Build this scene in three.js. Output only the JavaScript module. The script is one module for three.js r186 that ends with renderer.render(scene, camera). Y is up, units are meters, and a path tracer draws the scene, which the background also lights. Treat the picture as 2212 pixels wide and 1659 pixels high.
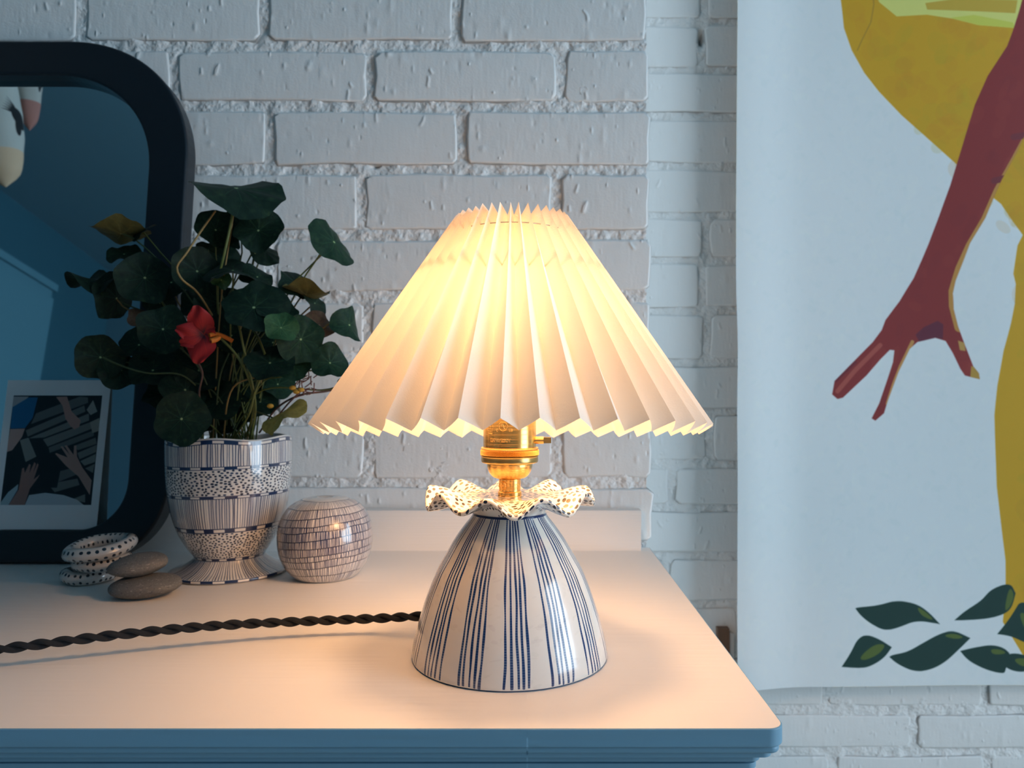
import * as THREE from 'three';
import { mergeGeometries, mergeVertices } from 'three/addons/utils/BufferGeometryUtils.js';
import { RectAreaLightUniformsLib } from 'three/addons/lights/RectAreaLightUniformsLib.js';

// ---------------------------------------------------------------- camera, light, exposure
const T = 0.85;                 // height of the dresser top above the floor
const EYE = T + 0.1838;         // height of the lens
const F = 1600, CX = 1139, CY = 850;
const scene = new THREE.Scene();
const camera = new THREE.PerspectiveCamera(2 * Math.atan(829.5 / F) * 180 / Math.PI, 2212 / 1659, 0.02, 30);
camera.position.set(0, EYE, 0);
camera.lookAt(0, EYE, -1);
camera.focus = 0.47; camera.userData.fStop = camera.getFocalLength() / 2.0;   // an aperture of two millimetres
camera.setViewOffset(2212, 1659, 1106 - CX, 829.5 - CY, 2212, 1659);   // lens shift: the verticals stay upright
const DAY = new THREE.Color().setRGB(0.655, 0.83, 1.0);
const WARM = new THREE.Color().setRGB(1.0, 0.555, 0.265);
scene.background = new THREE.Color().setRGB(0.65 * 2, 0.83 * 2, 1.0 * 2);
RectAreaLightUniformsLib.init();
// daylight arriving through the window in the right-hand wall
const WIN = { x: 2.50, y0: 0.35, y1: 2.45, z0: -0.25, z1: 1.30 };
const daylight = new THREE.RectAreaLight(DAY, 6.5, WIN.z1 - WIN.z0, WIN.y1 - WIN.y0);
daylight.name = 'window_daylight';
daylight.position.set(WIN.x + 0.13, (WIN.y0 + WIN.y1) / 2, (WIN.z0 + WIN.z1) / 2);
daylight.lookAt(-2, (WIN.y0 + WIN.y1) / 2, (WIN.z0 + WIN.z1) / 2);
scene.add(daylight);
const BULB_POWER = 0.178;
const renderer = new THREE.WebGLRenderer({ antialias: true });
renderer.toneMapping = THREE.LinearToneMapping;
renderer.toneMappingExposure = 1.0;
renderer.shadowMap.enabled = true;

// ---------------------------------------------------------------- helpers
function rng(seed) { let s = seed >>> 0; return () => { s = (s + 0x6D2B79F5) | 0; let t = Math.imul(s ^ (s >>> 15), 1 | s); t = (t + Math.imul(t ^ (t >>> 7), 61 | t)) ^ t; return ((t ^ (t >>> 14)) >>> 0) / 4294967296; }; }
const PX = (px, py, d) => new THREE.Vector3((px - CX) * d / F, EYE - (py - CY) * d / F, -d);   // a point of the place, d metres in front of the lens
const lerp = (a, b, t) => a + (b - a) * t;
const clamp = (v, a, b) => Math.min(b, Math.max(a, v));
const smooth = (a, b, v) => { const t = clamp((v - a) / (b - a), 0, 1); return t * t * (3 - 2 * t); };
const V = (x, y, z) => new THREE.Vector3(x, y, z);
const used = {};
function numbered(name) { const n = used[name] = (used[name] ?? -1) + 1; return n ? name + '_' + String(n).padStart(3, '0') : name; }
function shade3(o) { o.castShadow = true; o.receiveShadow = true; return o; }
function thing(name, label, category, pos = [0, 0, 0], group) {
  const o = new THREE.Group(); o.name = numbered(name); o.position.set(...pos); scene.add(o);
  o.userData = { label, category }; if (group) o.userData.group = group; return o;
}
function part(name, geo, mat, parent, label) { const m = shade3(new THREE.Mesh(geo, mat)); m.name = name; parent.add(m); if (label) m.userData.label = label; return m; }
function solo(name, geo, mat, label, category, group) { const m = shade3(new THREE.Mesh(geo, mat)); m.name = numbered(name); m.userData = { label, category }; if (group) m.userData.group = group; scene.add(m); return m; }
function struct(name, label) { const o = new THREE.Group(); o.name = name; o.userData = { kind: 'structure', label, category: name.split('_')[0] }; scene.add(o); return o; }
function box(x0, x1, y0, y1, z0, z1) { const g = new THREE.BoxGeometry(x1 - x0, y1 - y0, z1 - z0); g.translate((x0 + x1) / 2, (y0 + y1) / 2, (z0 + z1) / 2); return g; }
const std = (o) => new THREE.MeshPhysicalMaterial(o);
const lin = (r, g, b) => new THREE.Color().setRGB(r, g, b);

// 3-D value noise
const PERM = (() => { const r = rng(7), p = Array.from({ length: 256 }, (_, i) => i); for (let i = 255; i; i--) { const j = Math.floor(r() * (i + 1)); [p[i], p[j]] = [p[j], p[i]]; } return p.concat(p); })();
const VAL = (() => { const r = rng(11); return Array.from({ length: 256 }, () => r() * 2 - 1); })();
function noise(x, y, z = 0, wrap = 256) {
  const xi = Math.floor(x), yi = Math.floor(y), zi = Math.floor(z), fx = x - xi, fy = y - yi, fz = z - zi;
  const u = fx * fx * (3 - 2 * fx), v = fy * fy * (3 - 2 * fy), w = fz * fz * (3 - 2 * fz);
  const h = (a, b, c) => VAL[PERM[PERM[PERM[((a % wrap) + wrap) % wrap & 255] + (((b % wrap) + wrap) % wrap & 255)] + (c & 255)]];
  return lerp(lerp(lerp(h(xi, yi, zi), h(xi + 1, yi, zi), u), lerp(h(xi, yi + 1, zi), h(xi + 1, yi + 1, zi), u), v),
    lerp(lerp(h(xi, yi, zi + 1), h(xi + 1, yi, zi + 1), u), lerp(h(xi, yi + 1, zi + 1), h(xi + 1, yi + 1, zi + 1), u), v), w);
}
function fbm(x, y, z, n = 4) { let s = 0, a = 0.5; for (let i = 0; i < n; i++) { s += a * noise(x, y, z + i * 9.1); x *= 2; y *= 2; z *= 2; a *= 0.5; } return s; }

function grayTexture(w, h, fn, repU, repV) {
  const d = new Uint8Array(w * h * 4);
  for (let y = 0; y < h; y++) for (let x = 0; x < w; x++) { const v = clamp(Math.round(fn(x / w, y / h) * 255), 0, 255), k = (y * w + x) * 4; d[k] = d[k + 1] = d[k + 2] = v; d[k + 3] = 255; }
  const t = new THREE.DataTexture(d, w, h); t.wrapS = t.wrapT = THREE.RepeatWrapping; t.magFilter = THREE.LinearFilter; t.minFilter = THREE.LinearMipmapLinearFilter; t.generateMipmaps = true;
  if (repU) t.repeat.set(repU, repV); t.needsUpdate = true; return t;
}
function canvasTexture(w, h, draw, color = true) {
  const c = document.createElement('canvas'); c.width = w; c.height = h; const g = c.getContext('2d'); draw(g, w, h);
  const t = new THREE.CanvasTexture(c); if (color) t.colorSpace = THREE.SRGBColorSpace; t.wrapS = t.wrapT = THREE.RepeatWrapping; return t;
}
// a surface from a grid of points: fn(i, j) -> [x, y, z, u, v]
function gridSurface(nu, nv, fn) {
  const p = [], uv = [], ix = [];
  for (let j = 0; j <= nv; j++) for (let i = 0; i <= nu; i++) { const a = fn(i / nu, j / nv); p.push(a[0], a[1], a[2]); uv.push(a[3], a[4]); }
  for (let j = 0; j < nv; j++) for (let i = 0; i < nu; i++) { const a = j * (nu + 1) + i, b = a + 1, c = a + nu + 1, d = c + 1; ix.push(a, b, d, a, d, c); }
  const g = new THREE.BufferGeometry(); g.setAttribute('position', new THREE.Float32BufferAttribute(p, 3)); g.setAttribute('uv', new THREE.Float32BufferAttribute(uv, 2)); g.setIndex(ix); g.computeVertexNormals(); return g;
}
// turned form with smooth seam; pts [[r, y]...] from bottom to top, extra(theta, r, y, s) -> [r, y]; uv = (theta / 2pi, arc share)
function turned(pts, seg, sub, extra, uvfn) {
  const curve = []; const P = pts.map(([r, y]) => V(r, y, 0)); const c = new THREE.CatmullRomCurve3(P, false, 'centripetal');
  for (let i = 0; i <= sub; i++) curve.push(c.getPoint(i / sub));
  const arc = [0]; for (let i = 1; i <= sub; i++) arc.push(arc[i - 1] + curve[i].distanceTo(curve[i - 1]));
  const g = gridSurface(seg, sub, (a, b) => {
    const k = Math.round(b * sub), th = a * Math.PI * 2; let r = curve[k].x, y = curve[k].y;
    if (extra) [r, y] = extra(th, r, y, arc[k] / arc[sub]);
    const uv = uvfn ? uvfn(th, r, y, arc[k]) : [a, arc[k] / arc[sub]];
    return [r * Math.sin(th), y, r * Math.cos(th), uv[0], uv[1]];
  });
  const n = g.attributes.normal;   // close the seam
  for (let j = 0; j <= sub; j++) { const A = j * (seg + 1), B = A + seg; const v = V(n.getX(A) + n.getX(B), n.getY(A) + n.getY(B), n.getZ(A) + n.getZ(B)).normalize(); n.setXYZ(A, v.x, v.y, v.z); n.setXYZ(B, v.x, v.y, v.z); }
  g.userData = { arc, curve }; return g;
}
function tube(points, r, seg = 24, rad = 6, closed = false) { return new THREE.TubeGeometry(new THREE.CatmullRomCurve3(points, closed), seg, r, rad, closed); }

// ---------------------------------------------------------------- surface textures
const paintBump = grayTexture(1024, 1024, (() => {
  const r = rng(5), blobs = [];
  for (let i = 0; i < 190; i++) { const s = 0.003 + 0.011 * r() * r(); blobs.push([r(), r(), s, s * (1 + 1.6 * r()), (r() < 0.72 ? 1 : -0.8) * (0.12 + 0.25 * r())]); }
  for (let i = 0; i < 22; i++) { let x = r(), y = r(); const n = 3 + Math.floor(r() * 6); let a = -1.5 + 0.5 * (r() - 0.5); for (let k = 0; k < n; k++) { a += (r() - 0.5) * 0.5; x += 0.005 * Math.cos(a); y += 0.005 * Math.sin(a); blobs.push([(x + 1) % 1, (y + 1) % 1, 0.004 + 0.002 * k / n, 0.005, 0.20]); } }
  const acc = new Float32Array(1024 * 1024);
  for (const [bx, by, sx, sy, h] of blobs) { const X = Math.ceil(sx * 3 * 1024), Y = Math.ceil(sy * 3 * 1024), cx = Math.round(bx * 1024), cy = Math.round(by * 1024);
    for (let j = -Y; j <= Y; j++) for (let i = -X; i <= X; i++) { const d = (i / (sx * 1024)) ** 2 + (j / (sy * 1024)) ** 2; if (d < 9) { const k = ((cy + j + 1024) % 1024) * 1024 + ((cx + i + 1024) % 1024); acc[k] += h * Math.exp(-d / 1.2); } } }
  return (u, v) => 0.42 + acc[Math.floor(v * 1024) * 1024 + Math.floor(u * 1024)] + 0.10 * noise(u * 8, v * 8, 1, 8) + 0.055 * noise(u * 32, v * 32, 2, 32) + 0.03 * noise(u * 128, v * 32, 3, 128) + 0.018 * noise(u * 256, v * 256, 5, 256);
})());
const roughBump = grayTexture(512, 512, (u, v) => 0.5 + 0.28 * noise(u * 24, v * 24, 4, 24) + 0.26 * noise(u * 64, v * 64, 6, 64) + 0.12 * noise(u * 128, v * 128, 8, 128));
const brushBump = grayTexture(1024, 512, (u, v) => 0.5 + 0.20 * noise(u * 8, v * 64, 3, 64) + 0.14 * noise(u * 16, v * 128, 6, 128) + 0.10 * noise(u * 12, v * 8, 9, 8));
const weaveBump = grayTexture(256, 256, (u, v) => 0.5 + 0.25 * Math.sin(u * Math.PI * 2 * 64) * Math.sin(v * Math.PI * 2 * 64) + 0.1 * noise(u * 64, v * 64, 3, 64));
const paperBump = grayTexture(512, 512, (u, v) => 0.5 + 0.3 * noise(u * 128, v * 128, 3, 128) + 0.2 * noise(u * 32, v * 32, 5, 32));

const M = {};
M.brick = [0.86, 0.84, 0.85].map((k) => std({ color: lin(k, k * 0.975, k * 0.935), roughness: 0.5, bumpMap: paintBump, bumpScale: 0.0022 }));
M.mortar = std({ color: lin(0.84, 0.815, 0.78), roughness: 0.55, bumpMap: roughBump, bumpScale: 0.0016 });
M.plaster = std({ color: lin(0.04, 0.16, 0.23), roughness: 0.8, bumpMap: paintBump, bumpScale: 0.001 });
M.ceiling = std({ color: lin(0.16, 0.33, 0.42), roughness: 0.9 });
M.floor = std({ color: lin(0.50, 0.41, 0.31), roughness: 0.5 });
M.white = std({ color: lin(0.76, 0.75, 0.73), roughness: 0.8 });
M.dresser = std({ color: lin(0.84, 0.80, 0.755), roughness: 0.42, bumpMap: brushBump, bumpScale: 0.0003 });
M.blue = std({ color: lin(0.19, 0.36, 0.48), roughness: 0.45, bumpMap: brushBump, bumpScale: 0.0009 });  // even blue tone for the top's edge, mouldings, carcass and drawers
M.sash = std({ color: lin(0.75, 0.75, 0.74), roughness: 0.4 });
M.pane = std({ color: lin(1, 1, 1), roughness: 0, transmission: 1, thickness: 0, ior: 1.5 });

// ---------------------------------------------------------------- brick walls
const ZW = -0.889, ZR = -1.11;       // painted face of the chimney breast, of the recess
const XE = 0.1472;                   // corner of the chimney breast
function brickGeometry(x0, x1, y0, y1, z, depth, r, seed) {
  // irregular painted brick: rounded outline, bevelled arris, sides going back into the wall
  const q = rng(seed), out = [], w = x1 - x0, h = y1 - y0, c = 0.004 + 0.003 * q();
  const shape = (e) => { const X0 = x0 + e, X1 = x1 - e, Y0 = y0 + e, Y1 = y1 - e, k = Math.max(0.0012, c - 0.5 * e), W = X1 - X0, H = Y1 - Y0; return [[X0 + k, Y0], [X0 + W * 0.35, Y0], [X0 + W * 0.68, Y0], [X1 - k, Y0], [X1, Y0 + k], [X1, Y0 + H * 0.5], [X1, Y1 - k], [X1 - k, Y1], [X0 + W * 0.66, Y1], [X0 + W * 0.33, Y1], [X0 + k, Y1], [X0, Y1 - k], [X0, Y0 + H * 0.5], [X0, Y0 + k]]; };
  const pts = shape(0), jit = pts.map(() => [(q() - 0.5) * 0.0034, (q() - 0.5) * 0.0034]);
  pts.forEach(([x, y], k) => out.push([x + jit[k][0], y + jit[k][1]]));
  const n = out.length, cx = (x0 + x1) / 2, cy = (y0 + y1) / 2, tilt = (q() - 0.5) * 0.018, tip = (q() - 0.5) * 0.02, dz = (q() - 0.5) * 0.0016;
  const P = [], U = [], I = []; const put = (x, y, zz, side) => { P.push(x, y, zz); U.push((x + (side ? zz : 0)) / 0.36 + seed * 0.137, y / 0.36 + seed * 0.071); return P.length / 3 - 1; };
  const face = (x, y) => z + dz + (x - cx) * tilt + (y - cy) * tip;
  const inset = (k, e) => { const [x, y] = shape(e)[k]; return [x + jit[k][0], y + jit[k][1]]; };
  const F0 = [], F1 = [], F2 = [];
  for (let k = 0; k < n; k++) { const [ax, ay] = inset(k, r * 1.5); F0.push(put(ax, ay, face(ax, ay))); }
  for (let k = 0; k < n; k++) { const [ax, ay] = inset(k, r * 0.4); F1.push(put(ax, ay, face(ax, ay) - r * 0.45)); }
  for (let k = 0; k < n; k++) { const [x, y] = out[k]; F2.push(put(x, y, face(x, y) - r * 1.8, 1)); }
  const F3 = []; for (let k = 0; k < n; k++) { const [x, y] = out[k]; F3.push(put(x, y, z - depth, 1)); }
  const mid = put(cx, cy, face(cx, cy) + 0.0003);
  for (let k = 0; k < n; k++) { const m = (k + 1) % n; I.push(mid, F0[k], F0[m]); for (const [A, B] of [[F0, F1], [F1, F2], [F2, F3]]) I.push(A[k], B[k], B[m], A[k], B[m], A[m]); }
  const g = new THREE.BufferGeometry(); g.setAttribute('position', new THREE.Float32BufferAttribute(P, 3)); g.setAttribute('uv', new THREE.Float32BufferAttribute(U, 2)); g.setIndex(I); g.computeVertexNormals(); return g;
}
function rowsFrom(list, top, bottom, step) { const a = [...list]; while (a[0] > top) a.unshift(a[0] - step); while (a[a.length - 1] < bottom) a.push(a[a.length - 1] + step); return a; }
function layBricks(wall, d, joints, headOf, pxLeft, pxRight, stretch, half, rightEdge, cornerDepth, seed0, jw) {
  const r = rng(seed0);
  for (let k = 0; k + 1 < joints.length; k++) {
    const heads = headOf(k, joints[k]); const lo = pxLeft, hi = pxRight; let xs = [...heads];
    while (xs[0] - stretch > lo) xs.unshift(xs[0] - stretch + (r() - 0.5) * 14);
    xs.unshift(xs[0] - stretch);
    if (!rightEdge) { while (xs[xs.length - 1] < hi) xs.push(xs[xs.length - 1] + stretch + (r() - 0.5) * 14); } else xs.push(rightEdge(k));
    const jy = half * (0.85 + 0.3 * r());
    for (let i = 0; i + 1 < xs.length; i++) {
      const last = rightEdge && i + 2 === xs.length;
      const a = PX(xs[i] + jw, joints[k] + jy, d), b = PX(xs[i + 1] - (last ? 0 : jw), joints[k + 1] - jy, d);
      const s = Math.floor(r() * 9999);
      part('brick', brickGeometry(a.x, b.x, b.y, a.y, -d, last ? cornerDepth : 0.012, 0.0026, s), M.brick[s % 3], wall);
    }
  }
}
function mortarSheet(x0, x1, y0, y1, z, nx, ny, amp, holes = []) {
  return gridSurface(nx, ny, (a, b) => { const x = lerp(x0, x1, a), y = lerp(y0, y1, b);
    let n = fbm(x * 70, y * 70, z * 3, 3) * amp * 2 + noise(x * 330, y * 330, 3) * amp * 0.55;
    for (const [hx, hy, hr, hd] of holes) n -= hd * Math.exp(-(((x - hx) / hr[0]) ** 2 + ((y - hy) / hr[1]) ** 2));
    return [x, y, z + n, x / 0.2, y / 0.2]; });
}
// chimney breast
const chimney = struct('wall_chimney', 'white painted brick chimney breast behind the dresser');
{
  const J = rowsFrom([98, 230, 367, 506, 640, 774, 908, 1044, 1180], -560, 1900, 135);
  const base = J.indexOf(98);
  const measured = { [-1]: [175, 572, 988], 0: [375, 800, 1211], 1: [180, 583, 997], 2: [375, 780, 1202], 3: [180, 586, 1000], 4: [375, 793, 1203], 5: [180, 590, 998], 6: [375, 795, 1205], 7: [182, 590, 1000] };
  const edges = [1396, 1401, 1405, 1404, 1406, 1405, 1407, 1408, 1411, 1411, 1412];
  layBricks(chimney, -ZW, J, (k) => measured[k - base] ?? ((k - base) % 2 ? [178, 588, 996] : [375, 790, 1205]), -520, 1404, 412, 10, (k) => edges[clamp(k - base + 1, 0, 10)], 0.221, 21, 9);
  const hole = PX(826, 1021, 0.889), hole2 = PX(812, 356, 0.889), yb = 0.30, yt = 1.80;
  const g = mortarSheet(-0.93, XE - 0.004, yb, yt, ZW - 0.0024, 420, 560, 0.0019, [[hole.x, hole.y, [0.006, 0.0035], 0.02], [hole2.x, hole2.y, [0.004, 0.002], 0.012]]);
  part('mortar', g, M.mortar, chimney);
  // body of the breast, set back behind the joints, up to the ceiling and down to the floor
  part('core', mergeGeometries([box(-1.25, XE - 0.005, 0, 2.7, ZR - 0.05, ZW - 0.022), box(-1.25, -0.93, 0, 2.7, ZW - 0.022, ZW - 0.004), box(-0.93, XE - 0.005, yt, 2.7, ZW - 0.022, ZW - 0.004), box(-0.93, XE - 0.005, 0, yb, ZW - 0.022, ZW - 0.004)]), M.mortar, chimney);
}
// recess beside it
const recess = struct('wall_recess', 'white painted brick wall of the recess beside the chimney breast');
{
  const J = rowsFrom([47, 152, 250, 360, 466, 562, 672, 784, 890, 1003, 1098, 1202, 1306, 1412, 1535, 1625], -420, 1980, 107);
  const base = J.indexOf(47);
  const M0 = { 0: [1515], 1: [1350], 2: [1380], 3: [1690], 4: [1526], 5: [1517], 6: [1527], 7: [1390], 8: [1534], 9: [1452], 10: [1610], 11: [1440], 12: [1600], 13: [1450, 1785, 2130], 14: [1640, 1975], 15: [1800] };
  layBricks(recess, -ZR, J, (k) => M0[k - base] ?? ((k - base) % 2 ? [1520] : [1690]), 1300, 2950, 338, 8, null, 0.012, 77, 7);
  const at = (x, y) => PX(x, y, 1.11), h1 = at(1517, 80), h2 = at(2050, 1487), h3 = at(1403, 128);
  const g = mortarSheet(0.10, 1.30, 0.22, 1.95, ZR - 0.0024, 360, 480, 0.0021, [[h1.x, h1.y, [0.0035, 0.01], 0.03], [h2.x, h2.y, [0.004, 0.004], 0.02], [h3.x, h3.y, [0.003, 0.006], 0.01]]);
  part('mortar', g, M.mortar, recess);
  part('core', mergeGeometries([box(-2.6, WIN.x + 0.2, 0, 2.7, ZR - 0.2, ZR - 0.035), box(1.30, WIN.x + 0.2, 0, 2.7, ZR - 0.035, ZR - 0.004), box(XE - 0.1, 1.30, 1.95, 2.7, ZR - 0.035, ZR - 0.004), box(XE - 0.1, 1.30, 0, 0.22, ZR - 0.035, ZR - 0.004), box(-2.6, -1.25, 0, 2.7, ZR - 0.035, ZR - 0.004)]), M.mortar, recess);
}
// the rest of the room
{
  const f = struct('floor', 'dark wooden floor'); part('boards', box(-2.8, WIN.x + 0.2, -0.12, 0, ZR - 0.2, 2.9), M.floor, f);
  const c = struct('ceiling', 'plain ceiling'); part('plaster', box(-2.8, WIN.x + 0.2, 2.7, 2.85, ZR - 0.2, 2.9), M.ceiling, c);
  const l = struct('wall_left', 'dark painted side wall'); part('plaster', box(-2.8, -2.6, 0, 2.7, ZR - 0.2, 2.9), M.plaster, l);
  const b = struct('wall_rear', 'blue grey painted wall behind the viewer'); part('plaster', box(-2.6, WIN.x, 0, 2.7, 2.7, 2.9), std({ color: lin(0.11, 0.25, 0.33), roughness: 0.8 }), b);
  const WX = WIN.x;
  const w = struct('wall_right', 'white painted side wall with a window');
  part('plaster', mergeGeometries([box(WX, WX + 0.200, 0, WIN.y0, ZR, 2.9), box(WX, WX + 0.200, WIN.y1, 2.7, ZR, 2.9), box(WX, WX + 0.200, WIN.y0, WIN.y1, ZR, WIN.z0), box(WX, WX + 0.200, WIN.y0, WIN.y1, WIN.z1, 2.9)]), M.white, w);
  const win = struct('window_1', 'white sash window in the side wall');
  const zm = (WIN.z0 + WIN.z1) / 2, ym = (WIN.y0 + WIN.y1) / 2;
  part('frame', mergeGeometries([box(WX + 0.030, WX + 0.090, WIN.y0, WIN.y0 + 0.05, WIN.z0, WIN.z1), box(WX + 0.030, WX + 0.090, WIN.y1 - 0.05, WIN.y1, WIN.z0, WIN.z1), box(WX + 0.030, WX + 0.090, WIN.y0, WIN.y1, WIN.z0, WIN.z0 + 0.05), box(WX + 0.030, WX + 0.090, WIN.y0, WIN.y1, WIN.z1 - 0.05, WIN.z1)]), M.sash, win);
  part('meeting_rail', box(WX + 0.035, WX + 0.085, ym - 0.02, ym + 0.02, WIN.z0 + 0.05, WIN.z1 - 0.05), M.sash, win);
  part('glazing_bar', mergeGeometries([box(WX + 0.040, WX + 0.080, WIN.y0 + 0.05, ym - 0.02, zm - 0.012, zm + 0.012), box(WX + 0.040, WX + 0.080, ym + 0.02, WIN.y1 - 0.05, zm - 0.012, zm + 0.012)]), M.sash, win);
  part('sill', box(WX + -0.050, WX + 0.110, WIN.y0 - 0.03, WIN.y0, WIN.z0 - 0.05, WIN.z1 + 0.05), M.sash, win);
  for (const [a0, a1] of [[WIN.z0 + 0.05, zm - 0.012], [zm + 0.012, WIN.z1 - 0.05]]) for (const [b0, b1] of [[WIN.y0 + 0.05, ym - 0.02], [ym + 0.02, WIN.y1 - 0.05]]) {
    const g = new THREE.PlaneGeometry(a1 - a0, b1 - b0); g.rotateY(-Math.PI / 2); g.translate(WX + 0.060, (b0 + b1) / 2, (a0 + a1) / 2); part('pane', g, M.pane, win);
  }
}

// ---------------------------------------------------------------- dresser
const ZF = -0.4057, ZB = ZW + 0.004;      // front edge of the top, its back
{
  const d = thing('dresser', 'white painted wooden dresser with moulded edge carrying the lamp', 'dresser', [0, 0, 0]);
  const XR = 0.1425, XL = -1.05;
  const sh = new THREE.Shape(); const c = 0.010;
  sh.moveTo(XL, ZB); sh.lineTo(XL, ZF); sh.lineTo(XR - c, ZF); sh.absarc(XR - c, ZF - c, c, Math.PI / 2, 0, true); sh.lineTo(XR + 0.004, ZB); sh.closePath();
  const g = new THREE.ExtrudeGeometry(sh, { depth: 0.0086, bevelEnabled: true, bevelThickness: 0.0009, bevelSize: 0.0009, bevelOffset: -0.0009, bevelSegments: 3, curveSegments: 10 });
  g.rotateX(Math.PI / 2); g.translate(0, T - 0.0009, 0);
  { const p = g.attributes.position, n = g.attributes.normal, u = g.attributes.uv; for (let i = 0; i < p.count; i++) u.setXY(i, p.getX(i) / 0.6, (Math.abs(n.getY(i)) > 0.5 ? p.getZ(i) : p.getY(i)) / 0.3); }
  part('top_board', g, [M.dresser, M.blue], d, 'white painted top with blue edge');
  // two mouldings and the carcass below
  const ring = (inset, y0, y1, r) => { const s = new THREE.Shape(); s.moveTo(XL, ZB); s.lineTo(XL, ZF - inset); s.lineTo(XR - inset - 0.006, ZF - inset); s.absarc(XR - inset - 0.006, ZF - inset - 0.006, 0.006, Math.PI / 2, 0, true); s.lineTo(XR - inset + 0.004, ZB); s.closePath();
    const q = new THREE.ExtrudeGeometry(s, { depth: y1 - y0 - 2 * r, bevelEnabled: true, bevelThickness: r, bevelSize: r, bevelOffset: -r, bevelSegments: 4, curveSegments: 8 }); q.rotateX(Math.PI / 2); q.translate(0, y1 - r, 0);
    const p = q.attributes.position, u = q.attributes.uv; for (let i = 0; i < p.count; i++) u.setXY(i, p.getX(i) / 0.6, p.getY(i) / 0.3); return q; };
  part('bead_moulding', ring(0.0022, T - 0.0150, T - 0.0104, 0.0018), M.blue, d);
  const coves = []; for (let k = 0; k < 5; k++) { const a = k / 4; coves.push(ring(0.0055 + 0.007 * Math.sin(a * Math.PI / 2), T - 0.0150 - 0.016 * (1 - Math.cos(a * Math.PI / 2)) - 0.0035, T - 0.0150 - 0.016 * (1 - Math.cos(a * Math.PI / 2)), 0.0004)); }
  part('cove_moulding', mergeGeometries(coves), M.blue, d);
  part('carcass', ring(0.0135, 0.06, T - 0.0150, 0.002), M.blue, d);
  for (const [x, z] of [[XR - 0.06, ZF - 0.06], [XL + 0.06, ZF - 0.06], [XR - 0.06, ZB + 0.06], [XL + 0.06, ZB + 0.06]]) part('foot', new THREE.CylinderGeometry(0.028, 0.02, 0.062, 16).translate(x, 0.031, z), M.dresser, d);
  for (let k = 0; k < 3; k++) {
    const y1 = T - 0.07 - k * 0.235, dr = part('drawer', box(XL + 0.05, XR - 0.06, y1 - 0.215, y1, ZF - 0.016, ZF - 0.010), M.blue, d);
    for (const x of [-0.75, -0.15]) part('knob', new THREE.SphereGeometry(0.016, 16, 10).translate(x, y1 - 0.107, ZF + 0.004), M.dresser, dr);
  }
  // upstand along the back
  const bs = box((-1139 + 0) * 0.0 - 1.0, PX(1385, 1100, 0.866).x, T, PX(0, 1103, 0.866).y, ZB, -0.866);
  part('upstand', bs, M.dresser, d);
}

// ---------------------------------------------------------------- table lamp
const NAVY = '#1a3566';
const ceramic = (map, extra = {}) => std({ map, roughness: 0.22, clearcoat: 1, clearcoatRoughness: 0.04, ...extra });
M.brass = std({ color: lin(0.80, 0.50, 0.16), metalness: 1, roughness: 0.24, bumpMap: grayTexture(256, 256, (u, v) => 0.5 + 0.3 * noise(u * 8, v * 128, 2, 128), 1, 1), bumpScale: 0.00012 });
M.brassDark = std({ color: lin(0.55, 0.38, 0.14), metalness: 1, roughness: 0.3 });
M.cord = std({ color: lin(0.007, 0.010, 0.015), roughness: 0.65, bumpMap: grayTexture(64, 64, (u, v) => 0.5 + 0.5 * Math.sin((u + v) * Math.PI * 8) * Math.sin((u - v) * Math.PI * 8), 260, 3), bumpScale: 0.0005 });
M.shade = std({ color: lin(0.93, 0.88, 0.79), roughness: 1, transmission: 0.19, thickness: 0, side: THREE.DoubleSide, bumpMap: weaveBump, bumpScale: 0.00025, specularIntensity: 0.15 });
M.thread = std({ color: lin(0.85, 0.78, 0.66), roughness: 0.8 });
M.wire = std({ color: lin(0.6, 0.58, 0.55), roughness: 0.4, metalness: 0.6 });
M.bulb = std({ color: lin(0.9, 0.85, 0.75), roughness: 0.4, emissive: WARM, emissiveIntensity: 1.0 });
const LX = -0.0124, LZ = -0.523;
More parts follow.
